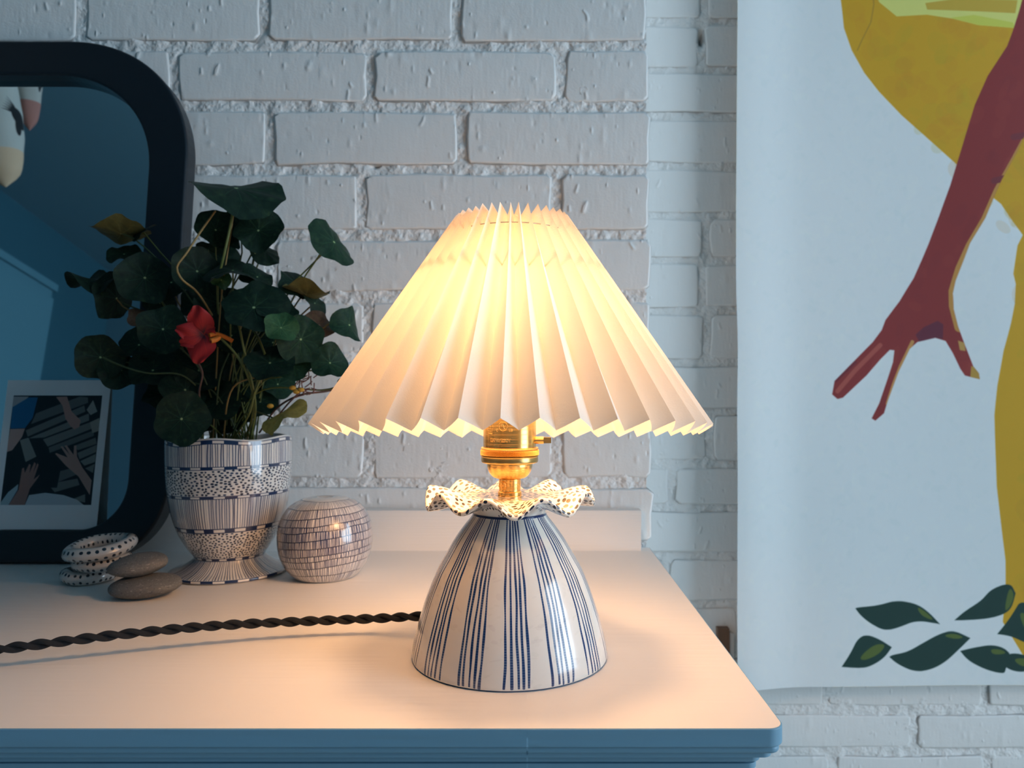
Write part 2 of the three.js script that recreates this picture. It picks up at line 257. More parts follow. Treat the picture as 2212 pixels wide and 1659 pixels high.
{
  const lamp = thing('table_lamp', 'table lamp with striped ceramic base, dotted ruffle collar and pleated cream shade', 'lamp', [LX, T, LZ]);
  const wob = (th, y) => 0.0007 * fbm(Math.sin(th) * 2.2 + 3, Math.cos(th) * 2.2 + 5, y * 34, 3);
  // base: dome with fourteen groups of five painted lines
  const k = 0.523 / F;
  const prof = [[0.0672, 0.0], [0.0683, 0.0012], [0.0680, 0.006], [0.0664, 0.014], [0.0643, 0.0224], [0.0614, 0.0322], [0.0583, 0.042], [0.0545, 0.0518], [0.0503, 0.0616], [0.0446, 0.0714], [0.0388, 0.0812], [0.0322, 0.0905], [0.0268, 0.0975], [0.0252, 0.1005]];
  const tex = canvasTexture(2048, 1024, (g, w, h) => {
    g.fillStyle = '#f0e9df'; g.fillRect(0, 0, w, h);
    const r = rng(31);
    for (let i = 0; i < 900; i++) { g.fillStyle = `rgba(150,135,120,${0.02 + 0.04 * r()})`; g.beginPath(); g.ellipse(r() * w, r() * h, 4 + 20 * r(), 3 + 12 * r(), r() * 3, 0, 7); g.fill(); }
    for (let n = 0; n < 14; n++) {
      const a = 5.2 + n * 360 / 14;                                       // degrees from the front
      for (let q = 0; q < 5; q++) {
        const off = (q - 2) * 3.25 + (r() - 0.5) * 0.9, ph = r() * 9; const top = 0.012 * h, bot = h * (0.972 + 0.012 * r());
        for (let wrapx = -1; wrapx <= 1; wrapx++) {
          g.strokeStyle = NAVY; g.lineCap = 'round';
          let px = null, py = null;
          for (let s = 0; s <= 70; s++) {
            const v = lerp(top, bot, s / 70), t = s / 70;
            const deg = a + off + 0.55 * noise(t * 5 + ph, n * 3.1, q) + (q - 2) * 0.25 * (1 - t); const x = ((deg / 360) + wrapx) * w;
            if (px !== null) { g.globalAlpha = 0.82 + 0.18 * noise(t * 11, ph, 1); g.lineWidth = (7.4 + 2.4 * noise(t * 7 + ph, q, 3)) * lerp(1.5, 1.0, smooth(0, 0.6, t)); g.beginPath(); g.moveTo(px, py); g.lineTo(x, v); g.stroke(); }
            px = x; py = v;
          }
        }
      }
    }
    g.globalAlpha = 1; g.fillStyle = NAVY; g.fillRect(0, 0, w, 0.016 * h); g.fillRect(0, h * 0.988, w, h * 0.012);
  });
  const bg = turned(prof, 128, 72, (th, r, y) => [r + wob(th, y) * smooth(0, 0.01, y), y]);
  const base = part('base', bg, ceramic(tex, { side: THREE.DoubleSide, clearcoat: 0.45 }), lamp, 'white glazed ceramic dome with painted blue stripes');
  base.userData.label = 'white glazed ceramic dome with painted blue stripes';

  // ruffle collar: wavy dotted disc with a rounded lip
  const dots = canvasTexture(1400, 1400, (g, w) => {
    g.fillStyle = '#efe6d9'; g.fillRect(0, 0, w, w);
    const r = rng(77), pts = [], S = w / 0.168;           // pixels per metre
    let tries = 0; while (pts.length < 1500 && tries++ < 60000) { const a = r() * Math.PI * 2, q = Math.sqrt(r()) * 0.083, x = q * Math.cos(a), y = q * Math.sin(a), min = 0.0034; if (pts.every((p) => (p[0] - x) ** 2 + (p[1] - y) ** 2 > min * min)) pts.push([x, y]); }
    for (const [x, y] of pts) { const c = r(); g.fillStyle = c < 0.72 ? '#14203a' : c < 0.9 ? '#3b3a35' : '#7a6a4c'; g.beginPath(); g.ellipse(w / 2 + x * S, w / 2 + y * S, (0.00115 + 0.0006 * r()) * S, (0.00095 + 0.0004 * r()) * S, r() * 3, 0, 7); g.fill(); }
  });
  const RIM = 0.0575, tk = 0.0019, rp = [];                                // section: top from the middle out, round the lip, back under to the neck
  for (let i = 0; i <= 22; i++) rp.push([0.004 + (RIM - 0.004) * i / 22, 0, 1]);
  for (let i = 1; i <= 7; i++) { const a = Math.PI / 2 - Math.PI * i / 7; rp.push([RIM + tk * Math.cos(a), tk * (Math.sin(a) - 1), 1]); }
  for (let i = 1; i <= 16; i++) rp.push([RIM - (RIM - 0.026) * i / 16, -2 * tk - 0.0075 * smooth(0.6, 1, i / 16), lerp(1, 0, smooth(0.72, 1, i / 16))]);
  let arc = 0; const arcs = rp.map((p, i) => (i ? arc += Math.hypot(p[0] - rp[i - 1][0], p[1] - rp[i - 1][1]) : 0.004));
  const rg = gridSurface(180, rp.length - 1, (a, b) => {
    const th = a * Math.PI * 2, i = Math.round(b * (rp.length - 1)), [r0, y0, f] = rp[i];
    const lift = smooth(0.012, RIM, r0), amp = 0.0052 * lift * lift * f * (1 + 0.35 * noise(Math.cos(th) * 2, Math.sin(th) * 2, 4));
    const wv = Math.cos(9 * (th - 0.09) + 0.5 * Math.sin(2 * th));
    const y = 0.1118 + y0 - amp * wv + 0.001 * lift * f; const r = r0 * (1 + 0.035 * lift * f * (noise(Math.cos(th) * 1.6 + 8, Math.sin(th) * 1.6, 2)) + 0.006 * lift * f * wv);
    const s = arcs[i] / 0.168; return [r * Math.sin(th), y, r * Math.cos(th), 0.5 + s * Math.sin(th), 0.5 - s * Math.cos(th)];
  });
  part('ruffle_collar', rg, ceramic(dots, { side: THREE.DoubleSide }), lamp, 'wavy cream ceramic collar covered in small dark dots');

  // brass lampholder
  const sock = new THREE.Group(); sock.name = 'lampholder'; sock.userData.label = 'brass lampholder'; lamp.add(sock);
  part('coupling', turned([[0.0002, 0.1118], [0.0083, 0.1118], [0.0083, 0.1146], [0.0077, 0.1150], [0.0077, 0.1236], [0.0090, 0.1240]].flatMap((p, i, a) => i ? [[lerp(a[i - 1][0], p[0], 0.97), lerp(a[i - 1][1], p[1], 0.97)], p] : [p]), 48, 60), M.brass, sock);
  const cup = []; for (let i = 0; i <= 10; i++) { const a = i / 10 * Math.PI / 2; cup.push([0.0088 + 0.0074 * Math.sin(a), 0.1238 + 0.0112 * (1 - Math.cos(a)) + 0.0004]); } cup.push([0.0162, 0.1362]);
  part('cup', turned(cup, 64, 40), M.brass, sock);
  part('rim', turned([[0.0160, 0.1350], [0.0192, 0.1352], [0.0199, 0.1358], [0.0199, 0.1396], [0.0196, 0.1400], [0.0203, 0.1402]], 64, 40), M.brassDark, sock);
  // knurled ring, diamonds cut in relief
  const NK = 96;
  part('knurled_ring', (() => { const rows = 9; return gridSurface(NK * 2, rows, (a, b) => { const i = Math.round(a * NK * 2), j = Math.round(b * rows), th = a * Math.PI * 2; const e = j === 0 || j === rows ? -0.0009 : ((i + j) % 2 ? 0.00038 : -0.00022); const r = 0.0203 + e; return [r * Math.sin(th), 0.1402 + 0.0044 * b, r * Math.cos(th), a * 6, b]; }).toNonIndexed(); })(), M.brass, sock);
  sock.children.at(-1).geometry.computeVertexNormals();
  part('collar', turned([[0.0190, 0.1444], [0.0201, 0.1446], [0.0201, 0.1458], [0.0188, 0.1460]], 64, 24), M.brass, sock);
  // shell with stamped writing, a bump in the metal
  const stamp = canvasTexture(2048, 500, (g, w, h) => {
    g.fillStyle = '#808080'; g.fillRect(0, 0, w, h);
    const r = rng(9); for (let i = 0; i < 260; i++) { g.fillStyle = `rgba(${r() < 0.5 ? 110 : 145},128,128,0.12)`; g.fillRect(0, r() * h, w, 1 + 2 * r()); }
    const mx = 0.0186, U = (deg) => (deg / 360) * w + w / 2, PXM = w / (2 * Math.PI * mx), Y = (m) => h - m * (h / 0.0285);   // metres along the shell
    g.textAlign = 'center'; g.textBaseline = 'middle'; g.fillStyle = '#ffffff'; g.strokeStyle = '#ffffff';
    g.font = 'bold ' + Math.round(0.0030 * PXM) + 'px sans-serif'; g.fillText('250W/250V', U(-21), Y(0.0056));
    g.lineWidth = 0.0004 * PXM; g.beginPath(); g.arc(U(-13), Y(0.0152), 0.0030 * PXM, 0, 7); g.stroke();
    g.font = 'bold ' + Math.round(0.0028 * PXM) + 'px sans-serif'; g.fillText('U', U(-15.5), Y(0.0160)); g.fillText('L', U(-10.5), Y(0.0146));
    g.font = 'bold ' + Math.round(0.0024 * PXM) + 'px sans-serif'; g.fillText('C', U(-27), Y(0.0126)); g.fillText('US', U(3), Y(0.0126));
    for (let i = 0; i < 4; i++) g.fillRect(U(-54) + i * 6, Y(0.0152 - i * 0.0016), 0.004 * PXM, 0.0005 * PXM);
    for (let i = 0; i < 3; i++) g.fillRect(U(-50) + i * 22, Y(0.0168), 0.0005 * PXM, 0.006 * PXM);
  }, false);
  const shellMat = M.brass.clone(); shellMat.bumpMap = stamp; shellMat.bumpScale = 0.0009;
  const shell = gridSurface(96, 12, (a, b) => { const th = a * Math.PI * 2 - Math.PI; const r = 0.0186 - 0.0012 * smooth(0.85, 1, b); return [r * Math.sin(th), 0.146 + 0.0285 * b, r * Math.cos(th), a, b]; });
  const sh = part('shell', shell, shellMat, sock, 'brass shell stamped 250W/250V');
  part('shell_top', new THREE.CircleGeometry(0.0174, 40).rotateX(-Math.PI / 2).translate(0, 0.1745, 0), M.brass, sock);
  // turn switch on the right, set screw in front
  const key = part('switch', mergeGeometries([new THREE.CylinderGeometry(0.0026, 0.0026, 0.006, 20).rotateZ(Math.PI / 2).translate(0.0208, 0.151, 0.002), box(0.0225, 0.0292, 0.1489, 0.1531, 0.0005, 0.0035)].map((q) => q.toNonIndexed())), M.brassDark, sock, 'brass turn switch');
  const scr = new THREE.Group(); scr.name = 'set_screw';
  const head = mergeGeometries([new THREE.CylinderGeometry(0.0027, 0.0031, 0.0016, 24), box(-0.0021, 0.0021, 0.0006, 0.0013, -0.0004, 0.0004), box(-0.0004, 0.0004, 0.0006, 0.0013, -0.0021, 0.0021)].map((q) => q.toNonIndexed())); head.rotateX(Math.PI / 2); head.rotateY(-0.62);
  const hp = [-0.0085 * Math.sin(0.62), 0.1196, 0.0085 * Math.cos(0.62)]; head.translate(...hp);
  part('set_screw', head, M.brass, sock);
  // bulb
  const BY = 0.211;
  const bulb = turned([[0.0120, 0.168], [0.0122, 0.174], [0.0150, 0.181], [0.0195, 0.190], [0.0230, 0.202], [0.0225, 0.214], [0.0175, 0.225], [0.0090, 0.2305], [0.0003, 0.2315]], 40, 40);
  part('bulb', bulb, M.bulb, lamp, 'glowing frosted bulb');
  const point = new THREE.PointLight(WARM, BULB_POWER); point.name = 'lamp_light'; point.position.set(LX, T + BY, LZ); point.castShadow = true; point.shadow.radius = 1.1; scene.add(point);

  // pleated shade: forty folds, ridges out, valleys set in along the slope of the cone; leaning back a little
  const shade = new THREE.Group(); shade.name = 'shade'; lamp.add(shade); shade.position.set(0.0021, 0.235, 0); shade.rotation.x = -4.3 * Math.PI / 180;
  const NP = 40, Rt = 0.0405, Rb = 0.1368, yT = 0.0725, yB = -0.0742, slope = Math.atan2(yT - yB, Rb - Rt), DP = 0.0112, ROWS = 14;
  const pos = [], uv = [], idx = []; const q = rng(4); const jig = Array.from({ length: NP }, () => [(q() - 0.5) * 0.016, (q() - 0.5) * 0.02, (q() - 0.5) * 0.0012]);
  const sub = 4;                                                           // points across one face
  const at = (n, t) => {                                                   // n counts half folds
    const m = ((n % (2 * NP)) + 2 * NP) % (2 * NP), ridge = m % 2 === 0, J = jig[Math.floor(m / 2) % NP];
    const th = (n * Math.PI / NP) - 0.03 + (ridge ? J[0] : J[1]) * lerp(1.9, 0.6, t); const dep = ridge ? -J[2] : DP * (1 + 0.05 * J[2] / 0.0006 * 0.3);
    const r = lerp(Rt, Rb, t) - dep * Math.sin(slope), y = lerp(yT, yB, t) - dep * Math.cos(slope);
    return [r, y, th];
  };
  for (let n = 0; n < 2 * NP; n++) for (let j = 0; j <= ROWS; j++) for (let i = 0; i <= sub; i++) {
    const t = j / ROWS, A = at(n, t), B = at(n + 1, t), s = i / sub; const a = [A[0] * Math.sin(A[2]), A[1], A[0] * Math.cos(A[2])], b = [B[0] * Math.sin(B[2]), B[1], B[0] * Math.cos(B[2])];
    const bulge = 0.00055 * Math.sin(s * Math.PI) * lerp(0.3, 1, t) * (n % 2 ? 1 : -1) , tn = [b[2] - a[2], 0, a[0] - b[0]], l = Math.hypot(tn[0], tn[2]) || 1;
    pos.push(lerp(a[0], b[0], s) + tn[0] / l * bulge, lerp(a[1], b[1], s), lerp(a[2], b[2], s) + tn[2] / l * bulge); uv.push((n + s) * 0.35, t * 5);
    if (i < sub && j < ROWS) { const o = (n * (ROWS + 1) + j) * (sub + 1) + i; idx.push(o, o + sub + 1, o + sub + 2, o, o + sub + 2, o + 1); }
  }
  const sg = new THREE.BufferGeometry(); sg.setAttribute('position', new THREE.Float32BufferAttribute(pos, 3)); sg.setAttribute('uv', new THREE.Float32BufferAttribute(uv, 2)); sg.setIndex(idx); sg.computeVertexNormals();
  part('pleated_paper', sg, M.shade, shade, 'cream pleated lampshade glowing from inside');
  const th = []; for (let i = 0; i < 160; i++) { const a = i / 160 * Math.PI * 2; th.push(V(0.0455 * Math.sin(a), yT - 0.0155, 0.0455 * Math.cos(a))); }
  part('thread', tube(th, 0.00042, 240, 5, true), M.thread, shade, 'thread gathering the pleats');
  // wire carrier holding the shade
  const ringY = 0.0250, ringR = lerp(Rt, Rb, (yT - ringY) / (yT - yB)) - 0.0148; const wires = [tube(Array.from({ length: 60 }, (_, i) => V(ringR * Math.sin(i / 60 * 6.28319), ringY, ringR * Math.cos(i / 60 * 6.28319))), 0.0011, 120, 6, true)];
  for (let i = 0; i < 3; i++) { const a = i * 2.0944 + 0.5; wires.push(tube([V(ringR * Math.sin(a), ringY, ringR * Math.cos(a)), V(0.045 * Math.sin(a), -0.01, 0.045 * Math.cos(a)), V(0.019 * Math.sin(a), -0.052, 0.019 * Math.cos(a))], 0.0009, 16, 5)); }
  part('wire_carrier', mergeGeometries(wires), M.wire, shade);

  // twisted black cord leaving through a hole at the back left of the base
  const path = new THREE.CatmullRomCurve3([[-0.052, 0.017, -0.548], [-0.072, 0.0155, -0.5605], [-0.0867, 0.0146, -0.562], [-0.1124, 0.0125, -0.5645], [-0.1677, 0.0121, -0.5583], [-0.2287, 0.0140, -0.5414], [-0.2853, 0.0142, -0.5215], [-0.3386, 0.0128, -0.5021], [-0.40, 0.0098, -0.484], [-0.48, 0.0064, -0.47], [-0.60, 0.0062, -0.49], [-0.74, 0.0062, -0.56]].map(([x, y, z]) => V(x - LX, y, z - LZ)));
  const cord = new THREE.Group(); cord.name = 'cord'; cord.userData.label = 'black twisted fabric cord'; lamp.add(cord);
  const len = path.getLength(), N = 520, off = 0.00175;
  for (const ph of [0, Math.PI]) {
    const pts = []; for (let i = 0; i <= N; i++) { const s = i / N, c = path.getPointAt(s), t = path.getTangentAt(s), sd = V(0, 1, 0).cross(t).normalize(), up = t.clone().cross(sd), a = ph + s * len / 0.0272 * Math.PI * 2; pts.push(c.clone().addScaledVector(sd, Math.cos(a) * off).addScaledVector(up, Math.sin(a) * off)); }
    part('strand', tube(pts, 0.00195, 900, 8), M.cord, cord);
  }
  part('cord_grommet', new THREE.TorusGeometry(0.0046, 0.0011, 8, 24).rotateY(-1.05).translate(-0.0575, 0.0163, -0.0335), M.cord, lamp);
}

// ---------------------------------------------------------------- mirror and print
const MIR = new THREE.Group(); const LEAN = 7.1 * Math.PI / 180, MX = -0.4660 + 0.0003;
const mirrorRight = (390 - CX) * 0.832 / F;
{
  const m = thing('mirror', 'mirror with dark rounded frame leaning against the painted brick wall', 'mirror', [mirrorRight, T, -0.8155]); m.rotation.x = -LEAN;
  const W = 0.46, H = 0.598;
  const rr = (x0, x1, y0, y1, rt, rb, P) => { P.moveTo(x0 + rb, y0); P.lineTo(x1 - rb, y0); P.bezierCurveTo(x1 - rb * 0.42, y0, x1, y0 + rb * 0.42, x1, y0 + rb); P.lineTo(x1, y1 - rt); P.bezierCurveTo(x1, y1 - rt * 0.42, x1 - rt * 0.42, y1, x1 - rt, y1); P.lineTo(x0 + rt, y1); P.bezierCurveTo(x0 + rt * 0.42, y1, x0, y1 - rt * 0.42, x0, y1 - rt); P.lineTo(x0, y0 + rb); P.bezierCurveTo(x0, y0 + rb * 0.42, x0 + rb * 0.42, y0, x0 + rb, y0); return P; };
  const s = rr(-W, 0, 0, H, 0.145, 0.085, new THREE.Shape()); s.holes.push(rr(-W + 0.044, -0.044, 0.034, H - 0.042, 0.115, 0.055, new THREE.Path()));
  const g = new THREE.ExtrudeGeometry(s, { depth: 0.018, bevelEnabled: true, bevelThickness: 0.003, bevelSize: 0.003, bevelOffset: -0.003, bevelSegments: 4, curveSegments: 24 }); g.translate(0, 0, 0.003);
  part('frame', g, std({ color: lin(0.008, 0.011, 0.016), roughness: 0.32 }), m, 'dark lacquered frame with rounded corners');
  const gs = new THREE.ShapeGeometry(rr(-W + 0.040, -0.040, 0.030, H - 0.038, 0.117, 0.057, new THREE.Shape()), 24); gs.translate(0, 0, 0.009);
  part('glass', gs, std({ color: lin(0.72, 0.80, 0.82), metalness: 1, roughness: 0.015 }), m, 'mirror glass');
  part('back_panel', new THREE.ExtrudeGeometry(rr(-W + 0.01, -0.01, 0.008, H - 0.01, 0.14, 0.08, new THREE.Shape()), { depth: 0.006, bevelEnabled: false, curveSegments: 16 }).translate(0, 0, 0.001), std({ color: lin(0.05, 0.04, 0.03), roughness: 0.8 }), m);
  m.updateMatrixWorld(true); MIR.copy(m, false); MIR.updateMatrixWorld(true);

  // photographic print standing on the lower lip of the frame
  const tex = canvasTexture(704, 1004, (c, w, h) => {
    c.fillStyle = '#d5dbdd'; c.fillRect(0, 0, w, h);
    const ix = 52, iy = 106, iw = 602, ih = 738; c.save(); c.beginPath(); c.rect(ix, iy, iw, ih); c.clip();
    c.fillStyle = '#0d1318'; c.fillRect(ix, iy, iw, ih);
    const P = (pts, f) => { c.fillStyle = f; c.beginPath(); pts.forEach(([x, y], i) => (i ? c.lineTo(x, y) : c.moveTo(x, y))); c.closePath(); c.fill(); };
    const Q = (x, y) => [x * 0.619 - 5 + 36, y * 0.6105 - 27];     // crop of the print to canvas
    const poly = (a, f) => P(a.map(([x, y]) => Q(x, y)), f);
    // boards of the bench
    const boards = [[[300, 420], [760, 230], [850, 240], [860, 300], [260, 540]], [[210, 610], [820, 330], [840, 400], [240, 680]], [[250, 700], [880, 420], [890, 500], [420, 690]], [[160, 720], [250, 690], [360, 900], [250, 960]], [[410, 710], [900, 520], [930, 590], [470, 790]], [[480, 800], [950, 610], [960, 670], [500, 860]], [[760, 780], [980, 690], [1000, 760], [800, 830]], [[800, 860], [1000, 770], [1000, 850], [830, 930]], [[840, 950], [1000, 870], [1000, 960], [890, 1000]], [[900, 1030], [1000, 980], [990, 1080]], [[560, 1080], [850, 1000], [880, 1070], [620, 1180]], [[520, 1200], [830, 1140], [860, 1210], [600, 1290]], [[780, 1370], [930, 1310], [940, 1400]]];
    boards.forEach((b, i) => poly(b, ['#5a5d5c', '#636664', '#6c6f6d', '#777a76', '#6a6d6b'][i % 5]));
    poly([[850, 380], [910, 270], [970, 400], [900, 440]], '#8c8d88'); poly([[900, 520], [1000, 470], [1025, 610], [940, 640]], '#85877f');
    poly([[380, 700], [480, 860], [640, 1000], [620, 1240], [470, 1240], [380, 1000]], '#0a1116');
    // shorts, legs, arms, shirt
    poly([[35, 230], [200, 230], [140, 300], [35, 350]], '#9a9ca0'); poly([[35, 350], [200, 240], [300, 240], [270, 470], [200, 585], [40, 590]], '#12608c');
    poly([[40, 595], [200, 590], [180, 680], [90, 830], [30, 850]], '#a88d86');
    poly([[500, 235], [620, 230], [690, 400], [800, 500], [790, 570], [740, 600], [690, 560], [630, 480], [580, 330]], '#a07f76');
    poly([[980, 1320], [840, 1120], [690, 1000], [560, 870], [570, 860], [700, 910], [610, 790], [630, 785], [720, 880], [650, 780], [675, 775], [760, 880], [755, 780], [780, 775], [800, 900], [870, 1020], [985, 1160]], '#9f8177');
    poly([[110, 1450], [210, 1260], [220, 1030], [240, 1020], [255, 1080], [290, 980], [310, 990], [305, 1080], [345, 960], [365, 980], [345, 1080], [380, 970], [395, 990], [360, 1150], [420, 1095], [400, 1140], [330, 1250], [290, 1450]], '#8a6a62');
    poly([[10, 1440], [100, 1290], [200, 1200], [200, 1260], [110, 1450]], '#8fa6ae'); poly([[290, 1450], [330, 1320], [500, 1295], [700, 1320], [850, 1370], [960, 1450]], '#aab6bd');
    c.restore();
  });
  const pw = 0.1155, ph = 0.1645, pg = new THREE.BoxGeometry(pw, ph, 0.0006);
  const plain = std({ color: lin(0.62, 0.66, 0.67), roughness: 0.5 }), faceM = std({ map: tex, roughness: 0.35 });
  const pr = solo('photo_print', pg, [plain, plain, plain, plain, faceM, plain], 'white bordered photo print of hands on wooden slats leaning on the mirror', 'photo');
  const local = new THREE.Object3D(); local.position.set(-0.466 - pw / 2 - mirrorRight, 0.0345 + ph / 2, 0.0146); local.rotation.x = -3.0 * Math.PI / 180; local.updateMatrix();
  pr.applyMatrix4(new THREE.Matrix4().multiplyMatrices(m.matrixWorld, local.matrix));
}

// ---------------------------------------------------------------- footed planter
const PXC = (497 - CX) * 0.766 / F, PZ = -0.766;
{
  const p = thing('planter', 'blue and white footed ceramic planter with striped, dotted and chequered bands', 'planter', [PXC, T, PZ]);
  const prof = [[0.0560, 0.0], [0.0587, 0.0012], [0.0587, 0.0036], [0.0560, 0.0050], [0.0480, 0.0076], [0.0410, 0.0115], [0.0350, 0.0165], [0.0352, 0.0190], [0.0390, 0.0245], [0.0450, 0.034], [0.0512, 0.0475], [0.0560, 0.064], [0.0593, 0.084], [0.0608, 0.104], [0.0613, 0.124], [0.0613, 0.1375]];
  const wave = (th, y) => 0.0014 * Math.sin(5 * th + 0.9) * smooth(0.11, 0.137, y) + 0.0012 * Math.sin(th + 0.5) * smooth(0.015, 0.04, y) ;
  let geo = turned(prof, 128, 96, (th, r, y) => [r * (1 + 0.012 * noise(Math.cos(th) * 1.5, Math.sin(th) * 1.5, y * 20)), y + wave(th, y)]);
  const { arc, curve } = geo.userData, L = arc.at(-1); const vOf = (y, foot) => { for (let i = 0; i < curve.length; i++) if (curve[i].y >= y) return arc[i] / L; return 1; };
  const tex = canvasTexture(2048, 1024, (g, w, h) => {
    const r = rng(13), Y = (y) => h * (1 - vOf(y)); g.fillStyle = '#e4dfd7'; g.fillRect(0, 0, w, h);
    const ink = '#1d2f55';
    const stripes = (y0, y1, n, lw) => { for (let i = 0; i < n; i++) { let x = (i + 0.35 * (r() - 0.5)) / n * w; g.strokeStyle = `rgba(29,47,85,${0.72 + 0.28 * r()})`; g.lineWidth = lw * (0.7 + 0.6 * r()); g.beginPath(); g.moveTo(x, Y(y0)); g.quadraticCurveTo(x + (r() - 0.5) * 8, (Y(y0) + Y(y1)) / 2, x + (r() - 0.5) * 6, Y(y1)); g.stroke(); } for (let i = 0; i < 14; i++) { const x = r() * w; g.fillStyle = 'rgba(40,60,100,0.16)'; g.fillRect(x, Y(y1), 20 + 60 * r(), Y(y0) - Y(y1)); } };
    const checks = (y0, y1, n) => { g.fillStyle = ink; g.fillRect(0, Y(y1), w, Y(y0) - Y(y1)); const hh = Y(y0) - Y(y1); for (let i = 0; i < n; i++) { g.fillStyle = '#e2ddd6'; g.fillRect((i + 0.25 + 0.12 * r()) / n * w, Y(y1) + hh * 0.2, w / n * (0.42 + 0.12 * r()), hh * 0.6); } };
    const dotsBand = (y0, y1) => { const pts = []; let t = 0; while (t++ < 26000 && pts.length < 1500) { const x = r() * w, y = lerp(Y(y1) + 5, Y(y0) - 5, r()); if (pts.every((q) => Math.abs(q[0] - x) > 20 || (q[0] - x) ** 2 + ((q[1] - y) * 1.5) ** 2 > 400)) pts.push([x, y]); } for (const [x, y] of pts) { g.fillStyle = r() < 0.8 ? '#18233f' : '#3d4a63'; g.beginPath(); g.ellipse(x, y, 6.2 + 2.8 * r(), 5.0 + 1.8 * r(), 0, 0, 7); g.fill(); } };
    stripes(0.0042, 0.0172, 130, 5.2);
    checks(0.0010, 0.0040, 17); checks(0.0172, 0.0205, 16);
    dotsBand(0.0205, 0.0475); checks(0.0475, 0.0515, 17); stripes(0.0515, 0.079, 150, 4.6); checks(0.079, 0.0836, 17); dotsBand(0.0836, 0.1075); checks(0.1075, 0.1118, 17); stripes(0.1118, 0.133, 150, 4.6); checks(0.133, 0.1372, 17);
  });
  part('bowl', geo, ceramic(tex), p);
  // lip and inside wall
  part('inside', turned([[0.0613, 0.1372], [0.0605, 0.1390], [0.0588, 0.1385], [0.0580, 0.134], [0.0572, 0.115]], 128, 30, (th, r, y) => [r * (1 + 0.012 * noise(Math.cos(th) * 1.5, Math.sin(th) * 1.5, 2.74)), y + wave(th, Math.max(y, 0.137))]), std({ color: lin(0.68, 0.66, 0.62), roughness: 0.25, clearcoat: 1, side: THREE.DoubleSide }), p);
  part('soil', turned([[0.0002, 0.1285], [0.03, 0.1275], [0.0580, 0.1245]], 48, 10, (th, r, y) => [r, y + 0.002 * noise(r * 200 * Math.cos(th), r * 200 * Math.sin(th), 1)]), std({ color: lin(0.02, 0.014, 0.01), roughness: 1, side: THREE.DoubleSide }), p);
}

// ---------------------------------------------------------------- striped ball
{
  const d = 0.745, x = (703 - CX) * d / F;
  const prof = [[0.0002, 0.0004], [0.022, 0.0002], [0.0290, 0.0006], [0.0345, 0.0050], [0.0410, 0.0140], [0.0455, 0.0260], [0.0468, 0.0390], [0.0455, 0.0520], [0.0405, 0.0645], [0.0325, 0.0735], [0.0225, 0.0783], [0.0140, 0.0797], [0.0095, 0.0800], [0.0050, 0.0790], [0.0002, 0.0786]];
  const geo = turned(prof, 96, 72, (th, r, y) => [r * (1 + 0.012 * noise(Math.cos(th) * 1.7, Math.sin(th) * 1.7, y * 30)), y]);
  const { arc, curve } = geo.userData, L = arc.at(-1); const vOf = (y) => { for (let i = 8; i < curve.length; i++) if (curve[i].y >= y) return arc[i] / L; return 1; };
  const tex = canvasTexture(2048, 1024, (g, w, h) => {
    const r = rng(21); g.fillStyle = '#e2d9cf'; g.fillRect(0, 0, w, h);
    const rows = []; for (let k = 0; k <= 11; k++) rows.push(lerp(0.0015, 0.0775, k / 11));
    const tilt = (u) => 30 * Math.sin(u * Math.PI * 2) ;
    const Y = (k, u) => h * (1 - vOf(rows[k])) - tilt(u) * smooth(0, 2, k) * smooth(11, 9, k) + 5 * noise(u * 14, k * 2.3, 2, 14);
    for (let k = 0; k < 11; k++) {
      const n = Math.round(190 * Math.sin(Math.PI * clamp((k + 0.9) / 12, 0.12, 0.9)) + 60);
      for (let i = 0; i < n; i++) { const u = (i + 0.4 * (r() - 0.5)) / n; g.strokeStyle = `rgba(30,36,72,${0.78 + 0.22 * r()})`; g.lineWidth = 3.8 + 2.6 * r(); g.beginPath(); g.moveTo(u * w, Y(k, u) + 2); g.lineTo(u * w + (r() - 0.5) * 7, Y(k + 1, u) - 2); g.stroke(); }
      for (let i = 0; i < 9; i++) { const u = r(), du = 0.01 + 0.03 * r(); g.fillStyle = `rgba(36,42,80,${0.06 + 0.14 * r()})`; g.fillRect(u * w, Y(k + 1, u), du * w, Y(k, u) - Y(k + 1, u)); }
    }
    for (let k = 0; k <= 11; k++) { g.strokeStyle = '#1b2140'; g.lineWidth = 5.5; g.beginPath(); for (let i = 0; i <= 120; i++) { const u = i / 120; g[i ? 'lineTo' : 'moveTo'](u * w, Y(k, u)); } g.stroke(); }
    g.fillStyle = '#cdbfb2'; g.fillRect(0, 0, w, h * (1 - vOf(0.0797)) - 4);
  });
  const b = thing('ceramic_ball', 'round glazed ceramic ball covered in fine blue strokes beside the planter', 'ornament', [x, T, -d]);
  part('body', geo, ceramic(tex), b);
}

